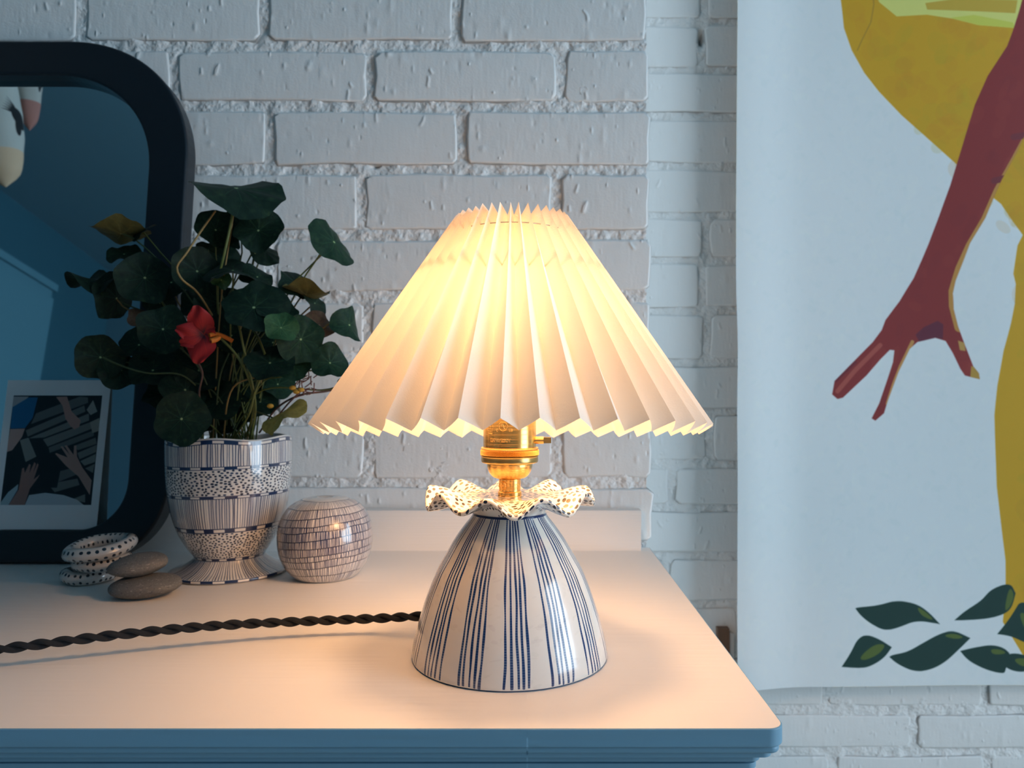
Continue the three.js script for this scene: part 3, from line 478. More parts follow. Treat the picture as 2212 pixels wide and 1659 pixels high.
// ---------------------------------------------------------------- dotted rings and pebbles
{
  const tex = canvasTexture(1024, 256, (g, w, h) => { g.fillStyle = '#cbc6bf'; g.fillRect(0, 0, w, h); const r = rng(3); for (let i = 0; i < 30; i++) for (let j = 0; j < 5; j++) { g.fillStyle = '#141a28'; g.beginPath(); g.ellipse((i + (j % 2) * 0.5 + 0.3 * (r() - 0.5)) / 30 * w, (j + 0.5 + 0.25 * (r() - 0.5)) / 5 * h, 7 + 2.5 * r(), 9 + 3 * r(), 0, 0, 7); g.fill(); } });
  const mat = ceramic(tex);
  const ring = (name, label, px, y, d, R, t, tx, tz, ry) => {
    const g = new THREE.TorusGeometry(R, t, 16, 72); g.rotateX(Math.PI / 2); g.rotateY(ry);
    const p = g.attributes.position; for (let i = 0; i < p.count; i++) { const a = Math.atan2(p.getZ(i), p.getX(i)); p.setY(i, p.getY(i) + 0.0007 * Math.sin(3 * a + ry)); p.setX(i, p.getX(i) * (1 + 0.02 * Math.sin(2 * a))); }
    g.computeVertexNormals(); const o = solo('ceramic_ring', g, mat, label, 'ornament'); o.position.set((px - CX) * d / F, T + y, -d); o.rotation.set(tx, 0, tz);
  };
  ring('r', 'lowest polka dotted ceramic ring lying flat on the dresser beside the pebbles', 196, 0.0072, 0.728, 0.0205, 0.0064, 0, 0, 0.3);
  ring('r', 'middle polka dotted ceramic ring of the small stack', 222, 0.0202, 0.724, 0.0212, 0.0064, 0.0, 0.03, 1.4);
  ring('r', 'topmost polka dotted ceramic ring tilted on its stack', 217, 0.0342, 0.722, 0.0268, 0.0066, 0.10, 0.10, 2.2);
  const peb = (label, px, y, d, a, b, c, rot, seed) => {
    const g = new THREE.SphereGeometry(1, 64, 40); const p = g.attributes.position;
    for (let i = 0; i < p.count; i++) { const v = V(p.getX(i), p.getY(i), p.getZ(i)); const n = 1 + 0.07 * noise(v.x * 1.3 + seed, v.y * 1.3, v.z * 1.3) + 0.012 * fbm(v.x * 6 + seed, v.y * 6, v.z * 6, 3); p.setXYZ(i, v.x * a * n, Math.sign(v.y) * Math.pow(Math.abs(v.y), 0.9) * b * n, v.z * c * n); }
    g.computeVertexNormals();
    const tx = canvasTexture(512, 256, (q, w, h) => { q.fillStyle = '#6c6b69'; q.fillRect(0, 0, w, h); const r = rng(seed * 7); for (let i = 0; i < 2600; i++) { const k = r(); q.fillStyle = k < 0.5 ? `rgba(45,46,48,${0.15 + 0.35 * r()})` : `rgba(205,200,190,${0.15 + 0.35 * r()})`; q.beginPath(); q.ellipse(r() * w, r() * h, 0.8 + 3.5 * r() * r(), 0.6 + 1.8 * r(), r() * 3, 0, 7); q.fill(); } });
    const o = solo('pebble', g, std({ map: tx, roughness: 0.75, bumpMap: tx, bumpScale: 0.0006 }), label, 'stone'); o.position.set((px - CX) * d / F, T + y, -d); o.rotation.set(0.02, rot[0], rot[1]);
  };
  peb('lower flat grey pebble lying on the dresser top', 316, 0.0098, 0.672, 0.0315, 0.0096, 0.024, [0.1, 0.03], 3);
  peb('upper grey pebble resting on another pebble', 300, 0.0278, 0.676, 0.0252, 0.0095, 0.021, [0.5, 0.09], 8);
}

// ---------------------------------------------------------------- nasturtium
{
  const plant = thing('nasturtium_plant', 'leafy nasturtium with round dark leaves and a red flower growing in the planter', 'plant', [PXC, T + 0.12, PZ]);
  const O = plant.position.clone();
  const leafTex = (base, vein, spot, seed) => canvasTexture(256, 256, (g, w) => {
    g.fillStyle = base; g.fillRect(0, 0, w, w); const r = rng(seed);
    for (let i = 0; i < 500; i++) { g.fillStyle = `rgba(${r() < 0.5 ? '0,0,0' : '120,150,90'},0.05)`; g.beginPath(); g.arc(r() * w, r() * w, 2 + 9 * r(), 0, 7); g.fill(); }
    g.strokeStyle = vein; for (let i = 0; i < 9; i++) { const a = i / 9 * 6.283 + 0.2; g.lineWidth = 2.2; g.globalAlpha = 0.7; g.beginPath(); g.moveTo(128, 128); const x = 128 + 66 * Math.cos(a), y = 128 + 66 * Math.sin(a); g.lineTo(x, y); g.stroke(); g.globalAlpha = 0.35; g.lineWidth = 1.3; for (const s of [-0.3, 0.3]) { g.beginPath(); g.moveTo(x, y); g.lineTo(128 + 118 * Math.cos(a + s * 0.7), 128 + 118 * Math.sin(a + s * 0.7)); g.stroke(); } }
    g.globalAlpha = 1; g.fillStyle = spot; g.beginPath(); g.arc(128, 128, 5.5, 0, 7); g.fill();
  });
  const LM = [leafTex('#13291f', '#2c5038', '#93a87c', 1), leafTex('#173325', '#37603f', '#9db47f', 2), leafTex('#335a3b', '#618a5c', '#8fae7c', 3), leafTex('#5c5730', '#7b7244', '#938953', 4), leafTex('#5c4739', '#745d4c', '#8b7462', 5), leafTex('#a89a55', '#c4b56d', '#cfc285', 6)].map((map) => std({ map, roughness: 0.6, transmission: 0.16, thickness: 0, side: THREE.DoubleSide, specularIntensity: 0.35 }));
  const stemM = ['#5b642f', '#445230', '#8d7443', '#553e36'].map((c) => std({ color: new THREE.Color(c), roughness: 0.6 }));
  const r = rng(99);
  const leafGeo = (R, cup, wav, k, seed) => {
    const nr = 5, ns = 36; const P = [0, 0, 0], U = [0.5, 0.5], I = [];
    for (let j = 1; j <= nr; j++) for (let i = 0; i < ns; i++) { const a = i / ns * Math.PI * 2, q = j / nr, e = 1 + 0.13 * noise(Math.cos(a) * 1.5 + seed, Math.sin(a) * 1.5, 1) + 0.04 * Math.sin(5 * a + seed) + 0.015 * Math.sin(9 * a + 2 * seed); const x = R * q * e * Math.cos(a), y = R * q * e * Math.sin(a); const z = R * (cup * q * q + 1.7 * wav * q * q * Math.sin(k * a + seed) + 0.09 * q * q * q * noise(Math.cos(a) * 2.2 + seed, Math.sin(a) * 2.2, 5) + 0.025 * q * Math.cos(9 * a)); P.push(x, y, z); U.push(0.5 + 0.48 * q * Math.cos(a), 0.5 + 0.48 * q * Math.sin(a)); }
    for (let i = 0; i < ns; i++) { I.push(0, 1 + i, 1 + (i + 1) % ns); for (let j = 0; j < nr - 1; j++) { const A = 1 + j * ns + i, B = 1 + j * ns + (i + 1) % ns, C = A + ns, D = B + ns; I.push(A, C, D, A, D, B); } }
    const g = new THREE.BufferGeometry(); g.setAttribute('position', new THREE.Float32BufferAttribute(P, 3)); g.setAttribute('uv', new THREE.Float32BufferAttribute(U, 2)); g.setIndex(I); g.computeVertexNormals(); return g;
  };
  // centre in the picture, radius, direction of the long axis, foreshortening, distance, colour, cupping, waviness, lean
  const leaves = [
    [510, 406, 94, 14, 0.46, 0.735, 0, -0.16, 0.16, 1], [558, 498, 52, 20, 0.92, 0.742, 0, 0.10, 0.1, 1], [466, 497, 42, 70, 0.85, 0.755, 0, 0.1, 0.1, 1], [510, 498, 42, 80, 0.7, 0.760, 0, 0.1, 0.1, -1], [570, 540, 38, 45, 0.5, 0.752, 0, -0.2, 0.1, 1], [450, 540, 30, 160, 0.5, 0.78, 0, 0.1, 0.1, 1],
    [503, 584, 58, 6, 0.38, 0.725, 0, -0.15, 0.18, 1], [556, 598, 34, 40, 0.7, 0.728, 0, -0.1, 0.15, 1], [426, 586, 52, 80, 0.85, 0.745, 0, 0.1, 0.1, 1], [478, 605, 22, 80, 0.7, 0.735, 2, 0.1, 0.2, 1],
    [548, 664, 70, 20, 0.78, 0.705, 0, 0.08, 0.06, 1], [600, 672, 42, 40, 0.7, 0.715, 0, 0.1, 0.1, 1], [722, 523, 58, 57, 0.40, 0.735, 1, -0.12, 0.08, 1], [639, 612, 40, 48, 0.52, 0.742, 0, -0.1, 0.08, 1], [680, 655, 34, 62, 0.28, 0.745, 0, -0.1, 0.1, 1], [661, 637, 50, 8, 0.20, 0.732, 3, -0.25, 0.1, -1],
    [755, 702, 42, 68, 0.46, 0.735, 1, -0.12, 0.22, 1], [607, 708, 38, 40, 0.82, 0.695, 2, 0.08, 0.10, 1], [650, 733, 52, 80, 0.9, 0.708, 1, 0.08, 0.06, 1], [690, 702, 36, 45, 0.55, 0.73, 4, 0.1, 0.15, 1], [713, 784, 40, 50, 0.85, 0.715, 1, 0.1, 0.18, 1], [583, 784, 54, 8, 0.68, 0.695, 0, 0.08, 0.06, 1], [634, 792, 38, 20, 0.8, 0.712, 1, 0.1, 0.1, 1],
    [262, 505, 60, -6, 0.20, 0.765, 3, -0.15, 0.08, -1], [308, 499, 30, -32, 0.5, 0.768, 0, -0.1, 0.1, 1], [268, 549, 36, 10, 0.62, 0.772, 0, 0.05, 0.1, 1], [313, 600, 56, 70, 0.9, 0.750, 0, 0.08, 0.06, 1], [213, 604, 58, 6, 0.18, 0.772, 0, -0.1, 0.22, 1], [252, 645, 52, 98, 0.34, 0.77, 0, -0.25, 0.1, 1],
    [217, 772, 50, 100, 0.88, 0.735, 0, 0.08, 0.06, 1], [262, 800, 44, 40, 0.8, 0.745, 0, 0.08, 0.1, 1], [352, 711, 52, 60, 0.92, 0.720, 0, 0.08, 0.06, 1], [300, 745, 44, 20, 0.8, 0.755, 0, 0.1, 0.1, 1], [330, 800, 52, 10, 0.8, 0.74, 0, 0.1, 0.1, 1], [392, 905, 58, 80, 0.95, 0.690, 0, 0.08, 0.06, 1],
    [430, 800, 55, 30, 0.9, 0.745, 0, 0.1, 0.1, 1], [470, 868, 50, 10, 0.85, 0.74, 0, 0.1, 0.1, 1], [400, 842, 48, 60, 0.85, 0.735, 0, 0.1, 0.1, 1], [505, 905, 44, 0, 0.7, 0.76, 0, 0.1, 0.1, 1], [520, 828, 50, 40, 0.85, 0.76, 0, 0.1, 0.1, 1], [450, 742, 46, 70, 0.85, 0.755, 0, 0.1, 0.1, 1], [356, 852, 42, 20, 0.8, 0.755, 0, 0.1, 0.1, 1], [562, 868, 40, 30, 0.8, 0.765, 0, 0.1, 0.1, 1], [480, 790, 46, 60, 0.85, 0.77, 0, 0.1, 0.1, 1], [472, 655, 50, 60, 0.85, 0.75, 0, 0.1, 0.1, 1], [500, 725, 46, 20, 0.85, 0.74, 0, 0.1, 0.1, 1], [345, 655, 34, 60, 0.8, 0.775, 0, 0.1, 0.1, 1], [430, 660, 40, 40, 0.8, 0.775, 0, 0.1, 0.1, 1], [530, 725, 40, 10, 0.8, 0.765, 0, 0.1, 0.1, 1],
    [410, 760, 50, 20, 0.85, 0.785, 0, 0.1, 0.1, 1], [380, 800, 48, 50, 0.85, 0.785, 0, 0.1, 0.1, 1], [455, 830, 50, 10, 0.85, 0.79, 0, 0.1, 0.1, 1], [540, 780, 46, 60, 0.85, 0.79, 0, 0.1, 0.1, 1], [430, 900, 46, 30, 0.85, 0.765, 0, 0.1, 0.1, 1], [500, 850, 46, 70, 0.85, 0.79, 0, 0.1, 0.1, 1], [590, 740, 44, 20, 0.85, 0.775, 0, 0.1, 0.1, 1], [370, 610, 40, 40, 0.8, 0.79, 0, 0.1, 0.1, 1], [480, 560, 36, 40, 0.8, 0.785, 0, 0.1, 0.1, 1], [600, 830, 36, 40, 0.8, 0.775, 1, 0.1, 0.1, 1],
    [610, 893, 50, -32, 0.42, 0.705, 5, -0.22, 0.12, 1], [742, 832, 17, 60, 0.6, 0.735, 0, 0.1, 0.1, 1], [300, 690, 24, 60, 0.8, 0.765, 4, 0.1, 0.1, 1],
  ];
  const Z = V(0, 0, 1);
  leaves.forEach(([px, py, R, ang, asp, d, c, cup, wav, sg], n) => {
    const a = ang * Math.PI / 180, e1 = V(Math.cos(a), -Math.sin(a), 0), p = V(Math.sin(a), Math.cos(a), 0), nrm = Z.clone().multiplyScalar(asp).addScaledVector(p, sg * Math.sqrt(1 - asp * asp)), e2 = nrm.clone().cross(e1);
    const g = leafGeo(R * d / F, cup, wav, 2 + (n % 2), n * 1.7); const m = part('leaf', g, LM[c], plant, c === 3 || c === 5 ? 'yellowing leaf' : c === 4 ? 'withered brown leaf' : c === 2 ? 'pale green leaf' : undefined);
    const C = PX(px, py, d).sub(O); m.matrixAutoUpdate = true; m.position.copy(C); m.quaternion.setFromRotationMatrix(new THREE.Matrix4().makeBasis(e1, e2, nrm));
    // its stalk, from the soil to the middle of the leaf
    const sx = (r() - 0.5) * 0.05, sz = (r() - 0.5) * 0.05, S = V(sx, 0.004, sz); const Q = C.clone().addScaledVector(nrm, -0.0008);
    const mid = S.clone().lerp(Q, 0.55).add(V((r() - 0.5) * 0.02 - 0.15 * Q.x, 0.012 + 0.1 * Math.abs(Q.x), (r() - 0.5) * 0.02)); const near = Q.clone().addScaledVector(nrm, -0.010).lerp(mid, 0.18);
    part('stem', tube([S, mid, near, Q], 0.00085, 20, 5), stemM[n % 7 === 0 ? 2 : n % 2], plant);
  });
  // stems that stand out in the photograph
  const st = (pts, rad, k) => part('stem', tube(pts.map(([x, y, d]) => PX(x, y, d).sub(O)), rad, 30, 6), stemM[k], plant);
  st([[465, 456, 0.735], [437, 495, 0.725], [402, 548, 0.715], [382, 578, 0.712], [392, 602, 0.715], [425, 630, 0.73], [470, 700, 0.75]], 0.0011, 2);
  st([[506, 440, 0.735], [494, 505, 0.728], [484, 550, 0.728], [470, 620, 0.74], [480, 760, 0.76]], 0.0014, 0);
  st([[556, 520, 0.742], [548, 560, 0.745], [538, 610, 0.75]], 0.0011, 1);
  st([[703, 531, 0.735], [676, 572, 0.738], [655, 603, 0.745], [600, 720, 0.755], [560, 860, 0.762]], 0.0008, 0);
  st([[548, 712, 0.715], [560, 735, 0.705], [572, 765, 0.70]], 0.0012, 0);
  st([[470, 724, 0.70], [505, 760, 0.70], [530, 800, 0.702], [546, 850, 0.71], [545, 900, 0.725], [530, 945, 0.745]], 0.0012, 0);
  st([[500, 668, 0.715], [515, 700, 0.70], [528, 760, 0.70], [545, 830, 0.705], [552, 880, 0.715], [540, 950, 0.745]], 0.0011, 0);
  st([[562, 820, 0.705], [550, 850, 0.706], [540, 890, 0.712], [505, 945, 0.745]], 0.0010, 0);
  st([[222, 772, 0.732], [262, 790, 0.728], [320, 806, 0.722], [392, 810, 0.73], [450, 860, 0.75]], 0.0009, 1);
  st([[425, 778, 0.70], [437, 805, 0.70], [430, 850, 0.705], [440, 895, 0.72]], 0.0010, 3);
  st([[745, 838, 0.735], [700, 846, 0.728], [650, 853, 0.722], [600, 880, 0.73], [560, 935, 0.745]], 0.0010, 3);
  st([[738, 700, 0.735], [710, 700, 0.732], [700, 708, 0.73], [650, 740, 0.735]], 0.0008, 2);
  // red flower: five petals, throat, spur
  const fl = new THREE.Group(); fl.name = 'flower'; fl.userData.label = 'red nasturtium flower'; plant.add(fl);
  const petTex = canvasTexture(128, 256, (g, w, h) => { g.fillStyle = '#a8151a'; g.fillRect(0, 0, w, h); const q = rng(6); for (let i = 0; i < 60; i++) { g.strokeStyle = `rgba(${q() < 0.5 ? '150,10,20' : '225,50,35'},0.25)`; g.lineWidth = 1 + 2 * q(); g.beginPath(); g.moveTo(64, h); g.lineTo(q() * w, 0); g.stroke(); } g.fillStyle = '#4a0c22'; for (let i = 0; i < 9; i++) { g.beginPath(); g.moveTo(56 + i * 2, h); g.lineTo(30 + i * 8, h * (0.62 + 0.1 * q())); g.lineTo(62 + i * 2, h); g.fill(); } });
  const petM = std({ map: petTex, roughness: 0.6, transmission: 0.25, thickness: 0, side: THREE.DoubleSide });
  const fc = PX(437, 722, 0.694).sub(O);
  for (const [ang, len, wid, out] of [[100, 0.0275, 0.0125, 0.42], [168, 0.0245, 0.0095, 0.50], [205, 0.0225, 0.0095, 0.45], [262, 0.0285, 0.0135, 0.40], [35, 0.0125, 0.0105, 0.25]]) {
    const a = ang * Math.PI / 180, e = V(Math.cos(a), Math.sin(a), 0), s = V(-Math.sin(a), Math.cos(a), 0);
    const g = gridSurface(8, 10, (u, v) => { const wdt = wid * Math.sin(Math.PI * Math.min(1, Math.pow(v, 0.62) * 0.86 + 0.02)) * 1.0 * (v < 0.02 ? 0.2 : 1); const k = (u - 0.5) * 2 * wdt, l = len * v * (1 - 0.10 * (u - 0.5) ** 2 * 4 * v); const z = out * len * Math.sin(v * 2.0) * 0.6 - 0.004 + 0.0018 * Math.sin(u * 9 + v * 7) * v - k * k * 14; return [e.x * l + s.x * k, e.y * l + s.y * k, z, u, v]; });
    const m = part('petal', g, petM, fl); m.position.copy(fc);
  }
  part('spur', tube([PX(452, 724, 0.694).sub(O), PX(470, 722, 0.70).sub(O), PX(490, 730, 0.704).sub(O), PX(503, 737, 0.706).sub(O)], 0.0020, 14, 8), std({ color: new THREE.Color('#c9721f'), roughness: 0.6 }), fl, 'orange spur behind the petals');
  part('sepal', tube([PX(455, 736, 0.694).sub(O), PX(466, 733, 0.697).sub(O), PX(474, 728, 0.70).sub(O)], 0.0026, 10, 8), std({ color: new THREE.Color('#d07a28'), roughness: 0.6 }), fl);
  // withered flower heads at the right
  const dry = std({ color: new THREE.Color('#7d5650'), roughness: 0.8 }), bud = std({ color: new THREE.Color('#c39a3a'), roughness: 0.7 });
  const wf = new THREE.Group(); wf.name = 'withered_flower'; wf.userData.label = 'withered pinkish flower head'; plant.add(wf);
  const q = rng(55);
  for (let i = 0; i < 26; i++) { const x0 = 640 + q() * 40, y0 = 808 + q() * 46, a = q() * 6.28, l = 12 + 18 * q(), dd = 0.716 + 0.012 * q(); part('strand', tube([PX(x0, y0, dd).sub(O), PX(x0 + l * 0.5 * Math.cos(a) + 5 * (q() - 0.5), y0 + l * 0.5 * Math.sin(a), dd).sub(O), PX(x0 + l * Math.cos(a), y0 + l * Math.sin(a), dd).sub(O)], 0.0006, 8, 5), dry, wf); }
  for (const [x, y] of [[632, 838], [640, 846], [650, 842], [584, 877]]) part('bud', new THREE.SphereGeometry(0.0026, 12, 8).scale(1.3, 0.9, 1).translate(...PX(x, y, 0.714).sub(O).toArray()), bud, wf);
  part('stalk', tube([PX(655, 840, 0.718).sub(O), PX(620, 875, 0.725).sub(O), PX(575, 935, 0.745).sub(O)], 0.0009, 14, 5), dry, wf);
}

// ---------------------------------------------------------------- painted paper hanging in the recess
{
  const X0 = 1583, Y0 = -268, WPX = 1120, HPX = 1746, D = 1.086;
  const tex = canvasTexture(1120, 1746, (g, w, h) => {
    const P = (pts, f) => { g.fillStyle = f; g.beginPath(); pts.forEach(([x, y], i) => (i ? g.lineTo(x - X0, y - Y0) : g.moveTo(x - X0, y - Y0))); g.closePath(); g.fill(); };
    const C = (pts, f) => { const q = pts.map(([x, y]) => [x - X0, y - Y0]), n = q.length; g.fillStyle = f; g.beginPath(); g.moveTo((q[n - 1][0] + q[0][0]) / 2, (q[n - 1][1] + q[0][1]) / 2); for (let i = 0; i < n; i++) { const b = q[(i + 1) % n]; g.quadraticCurveTo(q[i][0], q[i][1], (q[i][0] + b[0]) / 2, (q[i][1] + b[1]) / 2); } g.fill(); };
    const L = (pts, f, lw) => { g.strokeStyle = f; g.lineWidth = lw; g.lineCap = 'round'; g.lineJoin = 'round'; g.beginPath(); pts.forEach(([x, y], i) => (i ? g.lineTo(x - X0, y - Y0) : g.moveTo(x - X0, y - Y0))); g.stroke(); };
    g.fillStyle = '#e9ebe9'; g.fillRect(0, 0, w, h); const r = rng(17);
    for (let i = 0; i < 4000; i++) { g.fillStyle = `rgba(${r() < 0.5 ? '218,222,224' : '240,240,238'},0.10)`; g.beginPath(); g.ellipse(r() * w, r() * h, 3 + 14 * r(), 2 + 6 * r(), r() * 3, 0, 7); g.fill(); }
    const yel = '#d8a31c';
    // garment above and at the right
    P([[1790, Y0], [1806, -90], [1815, 0], [1822, 60], [1840, 108], [1868, 156], [1900, 196], [1950, 247], [2000, 291], [2050, 336], [2072, 356], [2110, 395], [2165, 440], [2190, 478], [2210, 506], [2240, 540], [2720, 540], [2720, Y0]], yel);
    P([[2214, 502], [2200, 530], [2191, 591], [2196, 613], [2193, 656], [2184, 697], [2167, 758], [2155, 832], [2149, 897], [2150, 960], [2152, 1050], [2163, 1150], [2170, 1210], [2170, 1280], [2164, 1342], [2210, 1420], [2480, 1420], [2520, 900], [2560, 500]], yel);
    for (let i = 0; i < 900; i++) { const x = 1800 + r() * 420, y = Y0 + r() * 1660; const inY = (y < 500 && x > 1830 && x - 1830 > (y - 60) * 0.78) || (x > 2205 && y > 500); if (inY) { g.fillStyle = r() < 0.5 ? 'rgba(190,160,40,0.14)' : 'rgba(205,140,30,0.12)'; g.beginPath(); g.ellipse(x - X0, y - Y0, 8 + 26 * r(), 6 + 20 * r(), r() * 3, 0, 7); g.fill(); } }
    L([[1882, -40], [1886, 10], [1880, 48], [1862, 85], [1852, 108]], '#b58a26', 2.5);
    P([[1885, -30], [1897, 5], [1935, 36], [2000, 33], [2055, 42], [2110, 56], [2190, 62], [2212, -30]], '#e3dd78');
    P([[1996, 8], [2060, 0], [2195, 2], [2190, 30], [2100, 26], [2000, 22]], '#cfa93a'); P([[2050, 40], [2100, 34], [2185, 50], [2190, 62], [2110, 56]], '#d6d254');
    P([[2230, 430], [2262, 450], [2300, 540], [2230, 545]], '#e9ebe9');
    // arm reaching down, hand with spread fingers
    const arm = [[2215, -30], [2200, 20], [2185, 68], [2173, 101], [2132, 165], [2106, 226], [2087, 293], [2070, 353], [2057, 399], [2034, 466], [2012, 526], [1998, 560], [1981, 599], [1950, 649], [1918, 690], [1909, 712], [1889, 738], [1860, 767], [1805, 823], [1800, 852], [1812, 862], [1824, 859], [1875, 811], [1906, 775], [1926, 755], [1936, 756], [1933, 782], [1921, 820], [1904, 871], [1887, 904], [1895, 909], [1914, 893], [1923, 864], [1945, 803], [1969, 753], [1986, 738], [2024, 729], [2046, 736], [2061, 762], [2077, 796], [2087, 811], [2102, 815], [2118, 819], [2116, 806], [2104, 791], [2087, 746], [2073, 705], [2065, 668], [2064, 632], [2070, 605], [2087, 560], [2100, 524], [2132, 470], [2156, 410], [2166, 387], [2196, 331], [2212, 297], [2260, 200], [2300, -30]];
    P(arm, '#8f2e2c');
    g.save(); g.beginPath(); arm.forEach(([x, y], i) => (i ? g.lineTo(x - X0, y - Y0) : g.moveTo(x - X0, y - Y0))); g.clip();
    for (let i = 0; i < 160; i++) { g.fillStyle = r() < 0.5 ? 'rgba(120,38,42,0.16)' : 'rgba(176,72,58,0.14)'; g.beginPath(); g.ellipse(1800 + r() * 400 - X0, r() * 900 - Y0, 8 + 26 * r(), 5 + 12 * r(), 2.0, 0, 7); g.fill(); }
    L([[2230, 280], [2196, 345], [2160, 412], [2134, 474], [2102, 530], [2080, 580], [2066, 628], [2066, 660], [2076, 706]], '#c98f45', 22);
    L([[2150, 390], [2170, 385]], '#7e3036', 14); L([[2190, 296], [2216, 292]], '#7e3036', 14);
    P([[1982, 722], [2000, 706], [2030, 692], [2042, 700], [2040, 732], [2024, 729], [1990, 738]], '#6a2739');
    L([[1975, 738], [1950, 790], [1935, 830], [1922, 872]], '#cd9350', 8); P([[2100, 790], [2120, 800], [2122, 822], [2098, 815]], '#c2963f'); P([[2072, 735], [2086, 740], [2088, 758], [2076, 756]], '#c89a52');
    L([[1905, 745], [1850, 800], [1812, 845]], '#b05246', 10); L([[1808, 822], [1850, 782]], '#77272f', 7); g.restore();
    // leaves on the ground
    const K = ([x, y]) => [1740 + x / 3.614, 1200 + y / 3.614]; const sharp = (pts) => { const xs = pts.map((p) => p[0]), a = xs.indexOf(Math.min(...xs)), b = xs.indexOf(Math.max(...xs)); return pts.flatMap((p, i) => (i === a || i === b ? [p, p, p] : [p])); }; const leaf = (pts, hi) => { C(sharp(pts).map(K), '#123a33'); if (hi) { g.globalAlpha = 0.75; C(hi.map(K), '#6f7a2c'); g.globalAlpha = 1; } };
    leaf([[380, 405], [400, 398], [560, 385], [700, 345], [860, 370], [960, 440], [1045, 532], [1030, 528], [860, 500], [720, 555], [610, 580], [500, 525], [420, 460]], [[860, 390], [930, 430], [1010, 510], [900, 470]]);
    leaf([[1158, 502], [1240, 430], [1370, 350], [1440, 260], [1590, 205], [1630, 290], [1600, 410], [1530, 460], [1400, 492], [1200, 503]], [[1580, 230], [1625, 300], [1590, 400], [1540, 440]]);
    leaf([[262, 852], [340, 740], [390, 640], [460, 605], [560, 640], [660, 706], [600, 785], [500, 845], [420, 865]], [[400, 780], [520, 680], [620, 680], [560, 760], [430, 810]]);
    leaf([[638, 780], [660, 765], [780, 745], [900, 680], [1040, 605], [1150, 578], [1280, 640], [1180, 735], [1080, 825], [960, 885], [830, 896], [700, 835]], [[1060, 620], [1150, 600], [1240, 635], [1160, 650]]);
    leaf([[1198, 740], [1320, 710], [1450, 690], [1540, 715], [1580, 755], [1550, 885], [1535, 918], [1400, 888], [1260, 815]], [[1430, 720], [1530, 730], [1560, 760], [1450, 770]]);
    leaf([[1488, 608], [1560, 520], [1620, 430], [1670, 340], [1800, 420], [1900, 700], [1720, 685], [1600, 622]], [[1650, 420], [1760, 480], [1760, 620], [1690, 560]]);
    leaf([[1500, 792], [1600, 752], [1706, 770], [1850, 830], [1706, 908], [1560, 885]], [[1600, 800], [1700, 790], [1780, 830], [1680, 870]]);
  });
  const a = PX(X0, Y0 + HPX, D), b = PX(X0 + WPX, Y0, D);
  const h = thing('wall_hanging', 'large unframed painting of a reaching arm, yellow clothes and green leaves on white paper', 'painting', [(a.x + b.x) / 2, a.y, -D]);
  const W = b.x - a.x, H = b.y - a.y;
  const zAt = (u, v) => 0.004 * Math.sin(u * 9 + v * 3.2 + 0.4) * smooth(1.02, 0.75, v) + 0.004 * Math.sin(u * 4 - v * 6) * smooth(1.0, 0.8, v) + 0.004 * (1 - v) ** 6 + (0.019 + 0.005 * Math.sin(v * 7)) * smooth(0.16, 0, u) ** 1.5;
  const sheet = (back) => gridSurface(70, 90, (u, v) => [(u - 0.5) * W + 0.0012 * noise(v * 12, 3), v * H, zAt(u, v) - (back ? 0.0007 : 0), u, v]);
  part('paper', sheet(false), std({ map: tex, roughness: 0.75, bumpMap: paperBump, bumpScale: 0.0002, side: THREE.DoubleSide }), h);
  part('batten', box(-W / 2, W / 2, H - 0.004, H + 0.022, -0.010, 0.004), std({ color: lin(0.3, 0.2, 0.12), roughness: 0.6 }), h);
  for (const s of [-0.35, 0.35]) part('nail', new THREE.CylinderGeometry(0.002, 0.002, 0.036, 10).rotateX(Math.PI / 2).translate(s * W, H + 0.012, -0.022), M.wire, h);
}
// ---------------------------------------------------------------- wooden post in the recess
{
  const a = PX(1563, 1358, 1.092), b = PX(1588, 1360, 1.092), c = PX(1598, 1352, 1.092);
  const f = thing('wooden_post', 'brown wooden post standing between the dresser and the paper painting', 'post', [a.x, 0, -1.0985]); f.rotation.z = 0.012;
  const wood = std({ color: lin(0.17, 0.085, 0.045), roughness: 0.55, bumpMap: brushBump, bumpScale: 0.0006 });
  part('post', box(0, b.x - a.x, 0, a.y, -0.006, 0.006), wood, f);
  part('pale_strip', box(b.x - a.x, c.x - a.x, 0, c.y - 0.012, -0.005, 0.004), std({ color: lin(0.55, 0.52, 0.48), roughness: 0.7 }), f, 'pale painted edge strip');
}

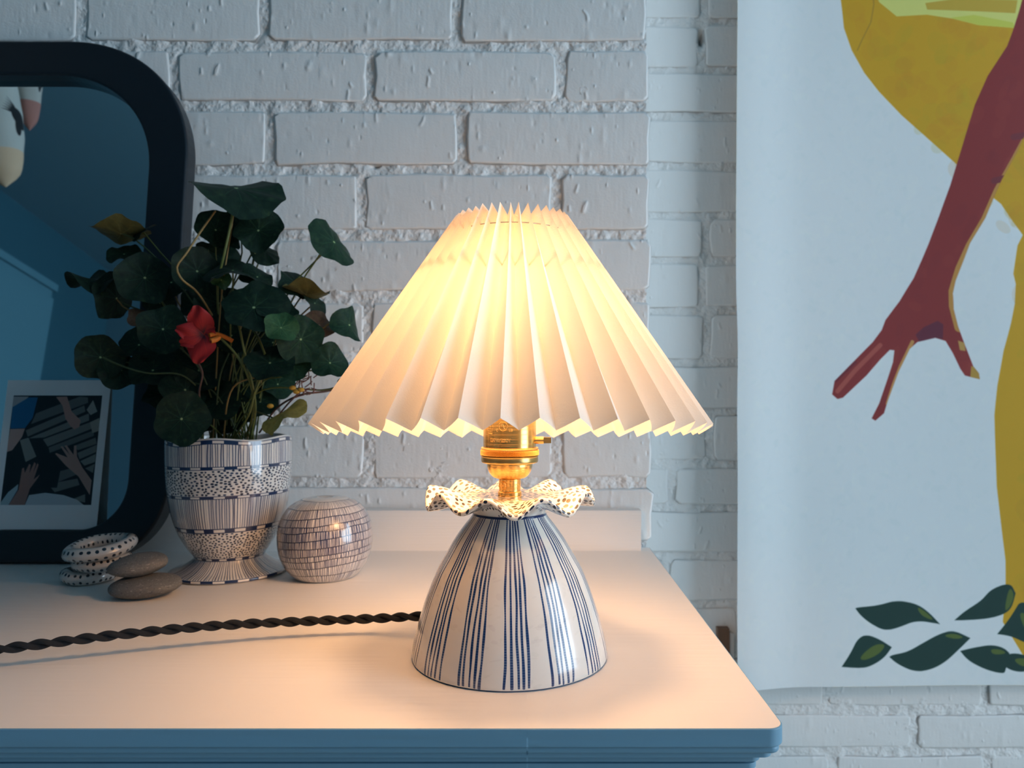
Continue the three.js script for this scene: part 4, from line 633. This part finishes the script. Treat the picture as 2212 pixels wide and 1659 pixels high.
// ---------------------------------------------------------------- what the mirror shows of the room
{
  const w = thing('wardrobe', 'tall pale wardrobe against the side wall, seen dimly in the mirror', 'wardrobe', [-2.28, 0, 0.75]);
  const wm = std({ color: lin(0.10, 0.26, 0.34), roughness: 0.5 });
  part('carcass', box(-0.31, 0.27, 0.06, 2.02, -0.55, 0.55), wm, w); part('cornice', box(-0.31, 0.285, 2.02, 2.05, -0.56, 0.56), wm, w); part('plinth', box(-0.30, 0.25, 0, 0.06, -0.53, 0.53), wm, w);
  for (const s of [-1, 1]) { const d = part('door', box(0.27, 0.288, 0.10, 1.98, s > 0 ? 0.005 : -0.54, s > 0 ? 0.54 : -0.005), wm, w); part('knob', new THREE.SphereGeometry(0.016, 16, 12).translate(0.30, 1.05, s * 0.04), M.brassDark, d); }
  // stuffed fabric ornament hanging in the room: place it so that its mirror image falls where the photograph shows it
  const n = V(0, 0, 1).transformDirection(MIR.matrixWorld), p0 = V(-0.1, 0.3, 0.009).applyMatrix4(MIR.matrixWorld); const dv = 1.5;
  const flip = (v) => v.clone().addScaledVector(n, -2 * v.clone().sub(p0).dot(n));
  const C = flip(PX(20, 300, dv)); const s = dv / F;
  const fab = (base, sock, seed) => canvasTexture(512, 512, (g, W, H) => {
    g.fillStyle = base; g.fillRect(0, 0, W, H); const r = rng(seed); for (let i = 0; i < 5000; i++) { g.fillStyle = `rgba(${r() < 0.5 ? '90,95,95' : '235,230,220'},0.08)`; g.fillRect(r() * W, r() * H, 2, 2); }
    if (sock) { g.fillStyle = sock; g.fillRect(0, H * 0.80, W, H * 0.2); }
    for (const [x, y, a] of [[120, 300, 0.6], [200, 120, 2.2], [330, 250, 1.0], [420, 90, 0.3], [440, 330, 2.6], [40, 130, 1.7]]) { g.save(); g.translate(x, y); g.rotate(a); g.fillStyle = '#10171d'; g.beginPath(); g.ellipse(0, 0, 34, 20, 0, 0, 7); g.fill(); g.beginPath(); g.ellipse(4, -18, 14, 26, 0.5, 0, 7); g.fill(); for (let k = 0; k < 6; k++) { g.beginPath(); g.moveTo(-24, -6 + k * 3); g.lineTo(-58, -18 + k * 8); g.lineTo(-26, 0 + k * 3); g.fill(); } g.restore(); }
  });
  const o = thing('fabric_ornament', 'stuffed cloth ornament printed with dark birds, seen only as a reflection in the mirror', 'ornament', C.toArray());
  const lobe = (name, x0, y0, x1, y1, r0, r1, mat, dd) => {      // a long stuffed limb between two points
    const A = flip(PX(x0, y0, dd)).sub(C), B = flip(PX(x1, y1, dd)).sub(C), k = dd / F, len = A.distanceTo(B); const prof = []; for (let i = 0; i <= 14; i++) { const t = i / 14; const r = lerp(r1, r0, t) * Math.sqrt(Math.max(0.0004, 1 - Math.pow(1 - t, 3.6))) * (t > 0.9 ? Math.sqrt(Math.max(0.02, 1 - ((t - 0.9) / 0.1) ** 2)) : 1); prof.push([Math.max(0.0003, r * k), t * len]); }
    const g = turned(prof, 40, 40, (th, r, y) => [r * (1 + 0.04 * noise(Math.cos(th) * 2, Math.sin(th) * 2, y * 40)), y]); const m = part(name, g, mat, o); const dir = A.clone().sub(B).normalize(); m.position.copy(B); m.quaternion.setFromUnitVectors(V(0, 1, 0), dir); m.rotateY(2.4); return m;
  };
  lobe('limb', -70, 20, 12, 404, 60, 66, std({ map: fab('#b9bdb8', '#cdb497', 5), roughness: 0.9 }), 1.50);
  lobe('limb', 48, -20, 64, 282, 34, 31, std({ map: fab('#aeb0ab', '#a5756c', 8), roughness: 0.9 }), 1.58);
  lobe('body', 0, -260, -10, 60, 80, 90, std({ map: fab('#b9bdb8', null, 12), roughness: 0.9 }), 1.54);
  const topY = 2.70 - C.y; part('string', tube([V(-0.02, 0.40, 0.04), V(-0.02, (topY + 0.40) / 2, 0.04), V(-0.02, topY, 0.04)], 0.0012, 8, 6), M.thread, o);
}

renderer.render(scene, camera);
